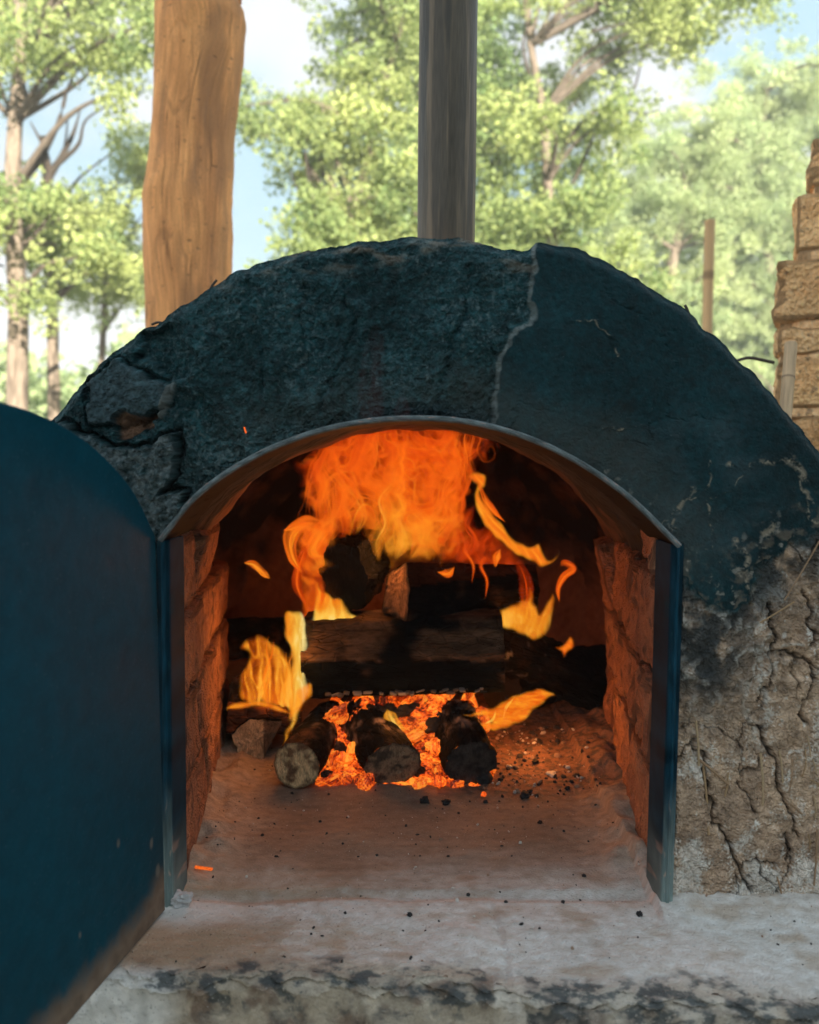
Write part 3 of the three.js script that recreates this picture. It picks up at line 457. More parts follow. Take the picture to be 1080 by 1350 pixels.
// section: (angle) -> radius; a: near end, b: far end
function makeLog(label, a, b, radius, { section = () => 1, skin, face, up = V(0, 1, 0), rough = 0.006, seed = 1, taper = 1, faceTilt = V(0, 0, 0), group } = {}) {
  const T = b.clone().sub(a), L = T.length(); T.normalize(); const U = up.clone().addScaledVector(T, -up.dot(T)).normalize(), S = T.clone().cross(U).negate();
  const root = thing('log', label, 'log', a.toArray(), group), NA = 72, NL = Math.max(16, Math.round(L / 0.006));
  const at = (s, t) => { const an = s * 6.28318, c = Math.cos(an), d = Math.sin(an), r = radius * section(an) * lerp(1, taper, t) + rough * fbm3(c * 2.2 + seed, d * 2.2, t * L * 14 + seed * 3, 4) + rough * 0.35 * noise(c * 9, d * 9, t * L * 60 + seed); const e = faceTilt.x * c + faceTilt.y * d; return [c * r, d * r, t * L + (1 - t) * (e * radius + 0.3 * rough * noise(c * 3, d * 3, seed))]; };
  const w = ([x, y, z]) => [S.x * x + U.x * y + T.x * z, S.y * x + U.y * y + T.y * z, S.z * x + U.z * y + T.z * z];
  let g = sheet(NA, NL, (s, t) => w(at(s, t)), (p, s, t) => [s * 6.2832 * radius * 2.5, t * L * 2.5], (p, s, t) => skin(s, t, p));
  part('bark', g, barkMat, root);
  const cap = (t, name) => { const q = sheet(NA, 16, (s, k) => { const e = at(s, t), c = Math.cos(s * 6.28318), d = Math.sin(s * 6.28318); return w([e[0] * k, e[1] * k, (t ? L : 0) + (e[2] - (t ? L : 0)) * k + 0.0022 * noise(c * k * 6 + seed, d * k * 6, 3) * (t ? 1 : -1)]); }, (p, s, k) => [0.3 + Math.cos(s * 6.28318) * k * radius * 6, Math.sin(s * 6.28318) * k * radius * 6], (p, s, k) => (face ?? skin)(s, k, p)); part(name, q, grainMat, root); };
  cap(0, 'end_grain'); cap(1, 'end_grain');
  return root;
}
const polySection = (pts) => (an) => {              // radius of a rounded polygon of [x, y] round 0
  const c = Math.cos(an), d = Math.sin(an); let r = 1e9;
  for (let i = 0; i < pts.length; i++) { const a = pts[i], b = pts[(i + 1) % pts.length], den = c * (b[1] - a[1]) - d * (b[0] - a[0]); if (Math.abs(den) < 1e-6) continue; const t = (a[0] * (b[1] - a[1]) - a[1] * (b[0] - a[0])) / den, u = Math.abs(b[0] - a[0]) > Math.abs(b[1] - a[1]) ? (t * c - a[0]) / (b[0] - a[0]) : (t * d - a[1]) / (b[1] - a[1]); if (t > 0 && u > -0.001 && u < 1.001) r = Math.min(r, t); }
  return r > 1e8 ? 1 : r;
};
const CHAR = [0.006, 0.007, 0.008], charred = (seed, brown = 0.3) => (s, t, p) => { const n = fbm3(p[0] * 14 + seed, p[1] * 14, p[2] * 14, 4), f = noise(p[0] * 90 + seed, p[1] * 90, p[2] * 90); return mix3(mul3(CHAR, 1 + 0.6 * f), [0.10, 0.055, 0.032], clamp(brown * 1.6 * sstep(0.05, 0.6, n + 0.2 * f))); };
const ashen = (seed, amount) => (s, t, p) => { const n = fbm3(p[0] * 30 + seed, p[1] * 30, p[2] * 30, 4); return mix3(mul3(CHAR, 1.5), [0.34, 0.27, 0.24], amount * sstep(0.0, 0.5, n)); };
const firewood = 'firewood in the oven';
{
  const z = -0.38, end = (px, py, zz, r) => atZ(px, py, zz);
  const rings = (seed, light, dark) => (s, k, p) => { const n = fbm3(p[0] * 45 + seed, p[1] * 45, p[2] * 45, 4), f = noise(p[0] * 160, p[1] * 160, seed); return mix3(mix3(light, dark, sstep(-0.12, 0.4, n + 0.12 * f)), mul3(dark, 0.4), sstep(0.86, 1, k) * 0.8); };
  const logA = end(391, 1009, -0.37), logB = end(518, 1008, -0.375), logC = end(621, 1006, -0.385);
  makeLog('round log with a pale tan sawn end, left of the three facing out', logA, end(436, 950, -0.62), 0.0435, { skin: (s, t, p) => mix3(charred(1, 0.5)(s, t, p), ashen(2, 0.9)(s, t, p), sstep(0.2, 0.6, t)), face: rings(3, [0.86, 0.64, 0.36], [0.22, 0.12, 0.06]), rough: 0.004, seed: 1, group: firewood });
  makeLog('round log with a brown weathered end, middle of the three facing out', logB, end(478, 950, -0.57), 0.0505, { skin: (s, t, p) => mix3(charred(4, 0.2)(s, t, p), ashen(5, 0.9)(s, t, p), sstep(0.15, 0.5, t)), face: rings(6, [0.40, 0.29, 0.19], [0.09, 0.07, 0.052]), rough: 0.006, seed: 2, faceTilt: V(0.25, -0.45, 0), group: firewood });
  makeLog('round log with a charcoal-grey charred end, right of the three facing out', logC, end(598, 952, -0.56), 0.0495, { skin: (s, t, p) => mix3(charred(7, 0.1)(s, t, p), ashen(8, 0.8)(s, t, p), sstep(0.2, 0.5, t)), face: rings(9, [0.075, 0.068, 0.062], [0.025, 0.024, 0.024]), rough: 0.008, seed: 3, faceTilt: V(-0.12, -0.25, 0), group: firewood });
  // the big split log across the pile: flat face outward
  const a = atZ(403, 866, -0.585), b = atZ(660, 857, -0.585), sec = polySection([[1, 0.95], [-0.55, 1.0], [-0.95, 0.15], [-0.75, -0.85], [0.2, -1.05], [0.9, -0.6]]);
  const cross = makeLog('large split log lying crosswise, its flat face charred black', a, b, 0.083, { section: sec, rough: 0.0045, seed: 4, group: firewood,
    skin: (s, t, p) => { const n = fbm3(p[0] * 7, p[1] * 60, p[2] * 7, 4), m = fbm3(p[0] * 12 + 4, p[1] * 16, p[2] * 12, 3), brown = sstep(0.0, 0.5, m + (p[1] > 0.012 ? 0.22 : -0.45) + (p[0] < 0.07 ? 0.2 : 0) + (p[0] > 0.32 ? 0.12 : 0)); let c = mix3(mul3([0.004, 0.007, 0.009], 1 + 0.8 * n), mul3([0.155, 0.105, 0.07], 1 + 0.9 * n), brown * 0.85); const crack = Math.abs(p[1] - 0.012 - 0.006 * noise(p[0] * 9, 0, 1)); c = mix3(c, [0.15, 0.12, 0.1], sstep(0.0016, 0.0006, crack) * sstep(-0.1, 0.2, noise(p[0] * 16, 3, 3))); return mul3(c, crack < 0.0035 && crack > 0.0016 ? 0.4 : 1); } });
  { // grey scales of ash along its lower edge
    const r = rng(57), ms = [0.10, 0.17, 0.26].map((k) => new THREE.MeshStandardMaterial({ color: new THREE.Color().setRGB(k, k * 0.95, k * 0.92), roughness: 0.95 }));
    for (let i = 0; i < 30; i++) { if (r() < 0.25) continue; const p = atZ(lerp(432, 640, (i + 0.7 * r()) / 30), lerp(917, 908, i / 30) + 5 * (r() - 0.5), -0.512 - 0.012 * r()), g = roughBox(0.006 + 0.012 * r(), 0.003 + 0.004 * r(), 0.012, 0.0014, 0.0016, 200 + i, [5, 4, 4]); g.deleteAttribute('uv'); const o = part('ash_scale', g, ms[Math.floor(r() * 3)], cross); o.position.copy(p.sub(cross.position)); o.rotation.set((r() - 0.5) * 0.9, (r() - 0.5) * 0.6, (r() - 0.5) * 0.7); }
  }
  // on top: a split piece with its pale end turned out, and a stubby black block
  const u0 = atZ(521, 776, -0.575), u1 = atZ(690, 776, -0.76);
  makeLog('split log on top of the pile with a tan wedge-shaped end', u0, u1, 0.062, { section: polySection([[-0.55, 0.95], [0.55, 0.45], [0.75, -0.9], [-0.85, -0.95], [-0.9, 0.1]]), rough: 0.004, seed: 6, up: V(0, 1, 0), skin: (s, t, p) => mix3(charred(11, 0.35)(s, t, p), [0.16, 0.05, 0.02], p[1] > 0.012 ? 0.5 : 0), face: (s, k, p) => { const n = fbm3(p[0] * 70, p[1] * 18, p[2] * 70, 4); return mix3(mul3([0.46, 0.27, 0.155], 1 + 0.6 * n), [0.03, 0.02, 0.015], sstep(0.78, 1, k + 0.2 * n)); }, group: firewood });
  makeLog('stubby blackened block standing at the back of the pile', atZ(452, 764, -0.60), atZ(482, 742, -0.72), 0.072, { section: polySection([[-0.5, 1.05], [0.35, 1.15], [0.7, 0.2], [0.35, -1.0], [-0.5, -0.9], [-0.8, 0.0]]), rough: 0.012, seed: 8, skin: charred(13, 0.4), face: (s, k, p) => mix3(charred(14, 0.15)(s, k, p), [0.22, 0.12, 0.06], sstep(0.02, -0.05, p[1]) * sstep(0.0, -0.04, p[0]) * 0.6), group: firewood });
  makeLog('charred log slanting down to the right behind the crosswise log', atZ(640, 838, -0.66), atZ(782, 905, -0.80), 0.058, { rough: 0.010, seed: 9, skin: (s, t, p) => mix3(charred(15, 0.12)(s, t, p), [0.4, 0.38, 0.36], 0.5 * sstep(0.42, 0.6, noise(p[0] * 60, p[1] * 60, p[2] * 60)) * sstep(0.5, 0.1, t)), group: firewood });
  makeLog('thick charred log low at the back right of the fire', atZ(660, 905, -0.72), atZ(800, 880, -1.0), 0.06, { rough: 0.010, seed: 10, skin: charred(17, 0.1), group: firewood });
  // left heap
  makeLog('split quarter log with a pale cracked end beside the left brick wall', atZ(338, 975, -0.50), atZ(345, 900, -0.86), 0.058, { section: polySection([[-0.9, 0.6], [0.2, 0.75], [0.85, 0.2], [0.5, -0.75], [-0.2, -0.75]]), rough: 0.004, seed: 12, skin: charred(19, 0.6), face: (s, k, p) => { const n = fbm3(p[0] * 26, p[1] * 60, p[2] * 20, 4); return mix3(mul3([0.80, 0.58, 0.36], 1 + 0.4 * n), [0.10, 0.045, 0.025], p[0] > 0.014 ? 0.85 : 0); }, group: firewood });
  makeLog('short brown log burning on top of the left quarter log', atZ(300, 944, -0.53), atZ(396, 946, -0.56), 0.033, { rough: 0.005, seed: 14, section: polySection([[1, 0.7], [-1, 0.8], [-0.9, -0.8], [0.9, -0.9]]), skin: (s, t, p) => mix3([0.16, 0.06, 0.03], [0.03, 0.018, 0.014], sstep(-0.2, 0.5, fbm3(p[0] * 30, p[1] * 30, 3, 3))), group: firewood });
  makeLog('small dark chunk on the heap against the left brick wall', atZ(322, 908, -0.56), atZ(334, 902, -0.66), 0.036, { rough: 0.010, seed: 16, section: polySection([[0.9, 0.2], [0.1, 1], [-0.8, 0.5], [-0.9, -0.7], [0.9, -0.7]]), skin: charred(21, 0.6), group: firewood });
  makeLog('dark log lying against the back wall at the left', atZ(300, 842, -0.95), atZ(410, 838, -1.02), 0.05, { rough: 0.010, seed: 18, skin: charred(23, 0.5), group: firewood });
}
// ember bed: a glowing heap under and between the logs
const emberTex = textures(1024, 1024, (u, v) => { const w = worley2(u * 40, v * 40, 8), n = fbm2(u * 22, v * 22, 4, 361); const k = sstep(-0.2, 0.6, n); return [...mix3([0.05, 0.032, 0.028], [0.22, 0.17, 0.155], k * k), clamp(0.3 + 0.4 * sstep(0, 0.2, w[1]) + 0.4 * n)]; });
{
  const d = new Uint8Array(1024 * 1024 * 4);
  for (let j = 0, k = 0; j < 1024; j++) for (let i = 0; i < 1024; i++, k += 4) { const u = i / 1024, v = j / 1024, uu = u + 0.008 * noise2(u * 60, v * 60, 5), vv = v + 0.008 * noise2(u * 60, v * 60, 6), w = worley2(uu * 46, vv * 46, 8), w2 = worley2(uu * 120, vv * 120, 9), n = fbm2(u * 13, v * 13, 4, 371), f = fbm2(u * 90, v * 90, 3, 373); const g = clamp(0.58 + 0.85 * n + 0.50 * f - 0.34 * sstep(0.14, 0.0, w[1] + 0.1 * f) - 0.10 * sstep(0.1, 0, w2[1]) + 0.22 * (w[2] - 0.5)); const c = emberGlow(g); d[k] = enc(c[0]); d[k + 1] = enc(c[1]); d[k + 2] = enc(c[2]); d[k + 3] = 255; }
  const t = new THREE.DataTexture(d, 1024, 1024); t.colorSpace = THREE.SRGBColorSpace; t.wrapS = t.wrapT = THREE.RepeatWrapping; t.magFilter = THREE.LinearFilter; t.needsUpdate = true;
  emberTex.emissiveMap = t;
}
const emberMat = stdmat(emberTex, 0.006, { emissive: new THREE.Color(1, 1, 1), emissiveMap: emberTex.emissiveMap, emissiveIntensity: 1.2 / EXPOSURE });
{
  const hotEdge = px2([[0, 0], [1, 0]]);
  const g = sheet(150, 130, (s, t) => { const x = lerp(-0.20, 0.17, s), z = lerp(-0.375, -0.80, t), e = Math.min(1, Math.min(s, 1 - s) * 7), rise = sstep(-0.39, -0.60, z); let y = -0.012 + e * (0.018 + 0.138 * rise * (0.75 + 0.25 * Math.cos(s * 19)) + 0.028 * fbm2(x * 26, z * 26, 3, 381) + 0.010 * (1 - worley2(x * 46, z * 46, 12)[0]) * (0.4 + rise)); return [x, y * sstep(0, 0.1, t) + hearthY(x, z) - 0.004, z + 0.006 * noise2(x * 60, z * 60, 5)]; }, (p) => [p[0] * 2 + 0.3, p[2] * 2 - p[1] * 2.4]);
  const o = part('ember_bed', g, emberMat); tag(o, 'glowing orange bed of embers under the logs', 'embers', null, 'stuff');
}
// separate coals on the bed and at its edge
{
  const lump = (r, seed, rough = 0.5) => { let g = new THREE.IcosahedronGeometry(r, 6); g.deleteAttribute('uv'); g.deleteAttribute('normal'); g = mergeVertices(g, 1e-6); const p = g.attributes.position; for (let i = 0; i < p.count; i++) { const x = p.getX(i) / r, y = p.getY(i) / r, z = p.getZ(i) / r, k = 1 + rough * fbm3(x * 1.3 + seed, y * 1.3, z * 1.3, 3) + 0.08 * noise(x * 6, y * 6, z * 6 + seed); p.setXYZ(i, p.getX(i) * k, p.getY(i) * k * 0.75, p.getZ(i) * k); } g.computeVertexNormals(); const uv = new Float32Array(p.count * 2); for (let i = 0; i < p.count; i++) { uv[i * 2] = p.getX(i) * 2 + seed * 0.31; uv[i * 2 + 1] = p.getY(i) * 2 + p.getZ(i) * 2; } g.setAttribute('uv', new THREE.BufferAttribute(uv, 2)); return g; };
  globalThis.lump = lump;
  const coalMat = stdmat(emberTex, 0.006, { emissive: new THREE.Color(1, 1, 1), emissiveMap: emberTex.emissiveMap, emissiveIntensity: 0.9 / EXPOSURE });
  const ashCoal = stdmat(emberTex, 0.004, { color: new THREE.Color().setRGB(0.45, 0.4, 0.4) }), blackCoal = new THREE.MeshStandardMaterial({ color: new THREE.Color().setRGB(0.018, 0.018, 0.02), roughness: 0.85 });
  const list = [
    [560, 925, -0.62, 0.030, 'ash', 'grey crusted coal wedged below the crosswise log'], [600, 925, -0.63, 0.028, 'ash', 'dark grey coal right of the crusted one under the crosswise log'], [488, 935, -0.52, 0.013, 'ash', 'small purplish grey coal above the middle round log'],
    [440, 940, -0.56, 0.022, 'ash', 'flaky grey coal leaning beside the left round log'], [462, 912, -0.60, 0.024, 'ash', 'cracked grey coal under the left end of the crosswise log'],
    [470, 985, -0.45, 0.016, 'hot', 'bright orange coal between the left and middle round logs'], [575, 985, -0.44, 0.020, 'hot', 'bright orange coal between the middle and right round logs'], [580, 1030, -0.375, 0.012, 'hot', 'small orange coal at the foot of the gap between two round logs'],
    [452, 1000, -0.42, 0.014, 'hot', 'glowing red coal right of the pale sawn log end'], [638, 1047, -0.335, 0.0055, 'hot', 'tiny red coal in front of the charred right log end'], [430, 1022, -0.39, 0.011, 'ash', 'grey brown lump in front of the gap beside the pale log end']];
  for (const [a, b, z, r, k, label] of list) { const p = atZ(a, b, z), o = part('coal', lump(r, a * 0.37, 0.6), k === 'hot' ? emberMat : ashCoal); o.position.copy(p); tag(o, label, 'coal', 'coals round the logs'); }
  { // the heap's own coals: nobody could count them
    const r = rng(67), sets = [[], [], []], M = new THREE.Matrix4();
    for (let i = 0; i < 90; i++) { const x = lerp(-0.17, 0.15, r()), z = lerp(-0.39, -0.60, r() ** 0.8), e = Math.min(1, Math.min((x + 0.2) / 0.37, (0.17 - x) / 0.37) * 7), k = 0.006 + 0.013 * r(), g = lump(1, 20 + (i % 5) * 3.7, 0.7); g.applyMatrix4(M.compose(V(x, hearthY(x, z) + 0.002 + e * 0.125 * sstep(-0.39, -0.60, z) + k * 0.3, z), new THREE.Quaternion().setFromEuler(new THREE.Euler(r() * 6, r() * 6, r() * 6)), V(k, k, k * 1.3))); { const uv = g.attributes.uv; for (let q = 0; q < uv.count; q++) uv.setXY(q, uv.getX(q) * k * 1.6 + i * 0.173, uv.getY(q) * k * 1.6 + i * 0.311); } const q = r(); sets[q < 0.6 ? 0 : q < 0.8 ? 1 : 2].push(g); }
    [['glowing_coals', coalMat, 'glowing orange coals heaped loosely between the logs'], ['ashy_coals', ashCoal, 'grey ash-covered coals lying among the glowing ones'], ['black_coals', blackCoal, 'black dead coals lying among the glowing ones']].forEach(([n, m, l], i) => tag(part(n, mergeGeometries(sets[i]), m), l, 'coals', null, 'stuff'));
  }
  const bits = [[706, 1010, 0.009, 'flat black charcoal bit on the red floor right of the logs'], [735, 985, 0.008, 'black charcoal bit near the right brick wall, farther back'], [748, 1042, 0.007, 'black charcoal bit on the floor nearest the right wall'], [692, 1052, 0.012, 'crumbly dark charcoal lump with a red spot at the right'], [560, 1058, 0.012, 'dark crumbled charcoal in front of the middle log'], [588, 1060, 0.010, 'charcoal crumb in front of the gap between two logs'], [640, 1058, 0.006, 'charcoal crumb in front of the right log end'], [775, 1000, 0.006, 'small charcoal bit beside the right brick'], [660, 1030, 0.007, 'charcoal bit just right of the charred log end'], [843, 1207, 0.0062, 'black coal pebble on the ash at the foot of the right jamb'], [770, 1155, 0.0045, 'small black pebble on the hearth inside the right jamb'], [540, 1208, 0.0055, 'small black charcoal chip on the grey hearth front'], [712, 1087, 0.006, 'pale ash crumb on the brown hearth floor'], [346, 1102, 0.004, 'small dark chip on the brown floor at the left'], [422, 1082, 0.0035, 'tiny dark chip on the brown floor left of centre'], [452, 1112, 0.0028, 'tiny black speck on the brown floor'], [742, 1190, 0.004, 'dark chip on the grey ash right of centre'], [667, 1190, 0.0035, 'dark speck on the ash in the middle of the mouth'], [455, 1206, 0.003, 'dark speck on the grey hearth left of centre'], [385, 1048, 0.004, 'dark speck below the pale log end']];
  bits.forEach(([a, b, r, label], i) => { const p = atY(a, b, 0), pale = label.startsWith('pale'), o = part('charcoal_bit', lump(r * 0.65, i * 2.3 + 1, 0.7), pale ? ashCoal : blackCoal); o.position.set(p.x, hearthY(p.x, p.z) + r * 0.35, p.z); o.rotation.y = i; tag(o, label, 'charcoal', 'charcoal bits on the hearth'); });
  // fine crumbs nobody could count
  const r = rng(61), M = new THREE.Matrix4(), crumbs = new THREE.InstancedMesh(new THREE.IcosahedronGeometry(1, 0), new THREE.MeshStandardMaterial({ roughness: 0.95 }), 2300), col = new THREE.Color();
  for (let i = 0; i < 2300; i++) { const hot = i > 1900, inner = r() < 0.75, x = hot ? lerp(0.12, 0.36, r()) : inner ? lerp(-0.33, 0.34, r()) : lerp(-0.6, 0.7, r()), z = hot ? -0.34 - r() * 0.34 : inner ? -0.12 - r() * 0.6 : -0.1 + r() * 0.24, s = hot ? 0.001 + 0.005 * r() ** 4 : 0.0005 + 0.0020 * r() ** 6; M.compose(V(x, hearthY(x, z) + s * 0.3, z), new THREE.Quaternion().setFromEuler(new THREE.Euler(r() * 6, r() * 6, r() * 6)), V(s * (0.7 + r()), s * 0.7, s * (0.7 + r()))); crumbs.setMatrixAt(i, M); const q = r(); crumbs.setColorAt(i, q < 0.55 ? col.setRGB(0.03, 0.028, 0.028) : q < 0.8 ? col.setRGB(0.3, 0.2, 0.14) : col.setRGB(0.6, 0.57, 0.53)); }
  crumbs.name = 'ash_crumbs'; crumbs.castShadow = crumbs.receiveShadow = true; scene.add(crumbs); tag(crumbs, 'fine crumbs of ash and charcoal strewn over the hearth', 'crumbs', null, 'stuff');
  // ash stone at the left jamb, glowing twig
  { const p = atY(240, 1192, 0), g = lump(0.0135, 4.4, 0.9), o = part('stone', g, new THREE.MeshStandardMaterial({ color: new THREE.Color().setRGB(0.5, 0.5, 0.51), roughness: 0.95, flatShading: true })); o.position.set(p.x, 0.007, p.z); tag(o, 'light grey angular stone at the foot of the left jamb', 'stone'); }
  { const p = atY(258, 1151, 0.006), q = atY(280, 1154, 0.006), o = part('ember_stick', shift(new THREE.TubeGeometry(curve([p, p.clone().lerp(q, 0.5).add(V(0, 0.001, 0.002)), q]), 12, 0.0023, 7), p), emberMat); o.position.copy(p); o.position.y += hearthY(p.x, p.z); tag(o, 'short red-glowing stick on the hearth beside the left jamb', 'ember'); }
  { const a = atZ(322, 563, 0.03), b = atZ(324.5, 571, 0.03), o = part('spark', shift(new THREE.TubeGeometry(new THREE.LineCurve3(a, b), 3, 0.0011, 6), a), new THREE.MeshBasicMaterial({ color: new THREE.Color().setRGB(1 / EXPOSURE, 0.16 / EXPOSURE, 0.03 / EXPOSURE) })); o.position.copy(a); tag(o, 'tiny orange spark in front of the black plaster above the arch', 'spark'); }
}
// flames: lens-shaped, half-transparent ribbons of burning gas
const heat = (h) => { h = clamp(h); const k = [[0.30, 0.012, 0.001], [0.80, 0.065, 0.003], [1.0, 0.16, 0.007], [1.0, 0.33, 0.018], [1.0, 0.56, 0.075], [1.0, 0.82, 0.32]], q = h * 5, i = Math.min(4, Math.floor(q)); return mul3(mix3(k[i], k[i + 1], q - i), 1 / EXPOSURE); };
const flameMat = new THREE.MeshBasicMaterial({ color: 0xffffff, vertexColors: true, transparent: true, opacity: 1, side: THREE.DoubleSide });
class Flame {
  constructor() { this.p = []; this.c = []; this.i = []; this.n = 0; }
  strand(pts, width, hot, alpha, { n = 28, across = 7, thick = 0.3, twist = 0, mask } = {}) {   // width(t), hot(t, u), alpha(t, u); pts in world metres
    const cv = curve(pts), P = cv.getPoints(n), half = (across - 1) / 2;
    for (let j = 0; j <= n; j++) {
      const t = j / n, T = P[Math.min(n, j + 1)].clone().sub(P[Math.max(0, j - 1)]).normalize(), S = T.clone().cross(V(Math.sin(twist + t * twist), 0, Math.cos(twist + t * twist))); if (S.lengthSq() < 1e-6) S.set(1, 0, 0); S.normalize(); const N = S.clone().cross(T), w = width(t);
      for (const side of [1, -1]) for (let k = 0; k < across; k++) {
        const u = (k - half) / half, q = P[j].clone().addScaledVector(S, u * w).addScaledVector(N, side * thick * w * (1 - u * u)); this.p.push(q.x, q.y, q.z);
        const c = heat(hot(t, u)), a = Math.abs(u) > 0.999 ? 0 : clamp(alpha(t, u)) * (mask ? mask(q) : 1); this.c.push(c[0], c[1], c[2], a);
      }
    }
    const row = across * 2;
    for (let j = 0; j < n; j++) for (let side = 0; side < 2; side++) for (let k = 0; k < across - 1; k++) { const a = this.n + j * row + side * across + k, b = a + row; this.i.push(a, a + 1, b + 1, a, b + 1, b); }
    this.n += (n + 1) * row; return this;
  }
  build(label) {
    const g = new THREE.BufferGeometry(); g.setAttribute('position', new THREE.Float32BufferAttribute(this.p, 3)); g.setAttribute('color', new THREE.Float32BufferAttribute(this.c, 4)); g.setIndex(this.i);
    g.computeBoundingBox(); const c = g.boundingBox.getCenter(V(0, 0, 0)); c.y = g.boundingBox.min.y; shift(g, c); g.computeVertexNormals();
    const o = part('flame', g, flameMat); o.position.copy(c); o.castShadow = false; return tag(o, label, 'flame', 'flames of the fire');
  }
}
const M_PX = (z) => (EYE.z - z) / F;               // metres per photograph pixel at that depth
const line = (list, z, dz = 0) => list.map(([a, b], i) => atZ(a, b, z + dz * (i / (list.length - 1) - 0.5)));
const bump = (t, a = 0.5, e = 1) => Math.pow(Math.sin(Math.PI * Math.pow(clamp(t), a)), e);
// a body of burning gas inside an outline [px, py]: two skins that swell from its edge; heat and thickness follow warped noise
function flameBody(f, outline, z, { depth = 0.03, heatAt, alphaAt, step = 2, scale = 34, stretch = 2.2, soft = 5, swirl = 1, seed = 1, lean = 0, wob = 3, crisp = 6 }) {
  const pts = curve([...outline, outline[0]].map((p) => V(p[0], p[1], 0))).getPoints(outline.length * 5).map((p) => [p.x, p.y]); pts.pop();
  const xs = pts.map((p) => p[0]), ys = pts.map((p) => p[1]), x0 = Math.min(...xs) - 5, x1 = Math.max(...xs) + 5, y0 = Math.min(...ys) - 5, y1 = Math.max(...ys) + 5, nx = Math.ceil((x1 - x0) / step), ny = Math.ceil((y1 - y0) / step), id = new Int32Array((nx + 1) * (ny + 1)).fill(-1), S = new Float32Array((nx + 1) * (ny + 1)), base = f.n; let count = 0;
  for (let j = 0; j <= ny; j++) for (let i = 0; i <= nx; i++) { const x = x0 + i * step, y = y0 + j * step; S[j * (nx + 1) + i] = signed(pts, x + wob * noise(x / 14, y / 20, seed), y + wob * noise(x / 14, y / 20, seed + 9)); }
  const need = (k, i, j) => { for (let b = -1; b <= 1; b++) for (let a = -1; a <= 1; a++) { const u = i + a, v = j + b; if (u >= 0 && v >= 0 && u <= nx && v <= ny && S[v * (nx + 1) + u] > 0) return true; } return false; };
  for (let j = 0; j <= ny; j++) for (let i = 0; i <= nx; i++) {
    const k = j * (nx + 1) + i; if (!need(k, i, j)) continue; id[k] = count++;
    const x = x0 + i * step, y = y0 + j * step, s = S[k], a = (x - lean * (y1 - y)) / scale, b = y / scale / stretch;
    const wx = a + swirl * fbm3(a * 0.8, b * 1.6, seed, 3), wy = b + swirl * 0.7 * fbm3(a * 0.8 + 9, b * 1.6, seed, 3), r1 = 1 - Math.abs(noise(wx * 1.5, wy * 1.5, seed + 3)) * 2.2, r2 = 1 - Math.abs(noise(wx * 3.4, wy * 3.0, seed + 6)) * 2.4, blob = fbm3(wx * 0.9, wy * 1.1, seed + 12, 3);
    const fil = clamp(0.50 * Math.pow(clamp(r1), 2) + 0.25 * Math.pow(clamp(r2), 3) + 0.22 + 0.45 * noise(wx * 2.6, wy * 0.9, seed + 17)), edge = clamp(s / soft), q = Math.sqrt(clamp(s / (soft * 3)));
    const c = heat(heatAt(x, y, s, fil, blob)), al = s <= 0 ? 0 : clamp(alphaAt(x, y, s, fil, blob)) * sstep(0, crisp, s);
    for (const side of [1, -1]) { const p = atZ(x, y, z + side * depth * (0.15 + q) * (0.7 + 0.6 * blob) * (s > 0 ? 1 : 0.2)); f.p.push(p.x, p.y, p.z); f.c.push(c[0], c[1], c[2], side > 0 ? al : al * 0.7); }
  }
  for (let j = 0; j < ny; j++) for (let i = 0; i < nx; i++) { const k = j * (nx + 1) + i, a = id[k], b = id[k + 1], c = id[k + nx + 1], e = id[k + nx + 2]; if (a < 0 || b < 0 || c < 0 || e < 0) continue; if (S[k] <= 0 && S[k + 1] <= 0 && S[k + nx + 1] <= 0 && S[k + nx + 2] <= 0) continue; for (let s = 0; s < 2; s++) { const [A, B, C, E] = [a, b, c, e].map((q) => base + q * 2 + s); f.i.push(A, C, E, A, E, B); } }
  f.n += count * 2; return f;
}
let tongueSeed = 0;
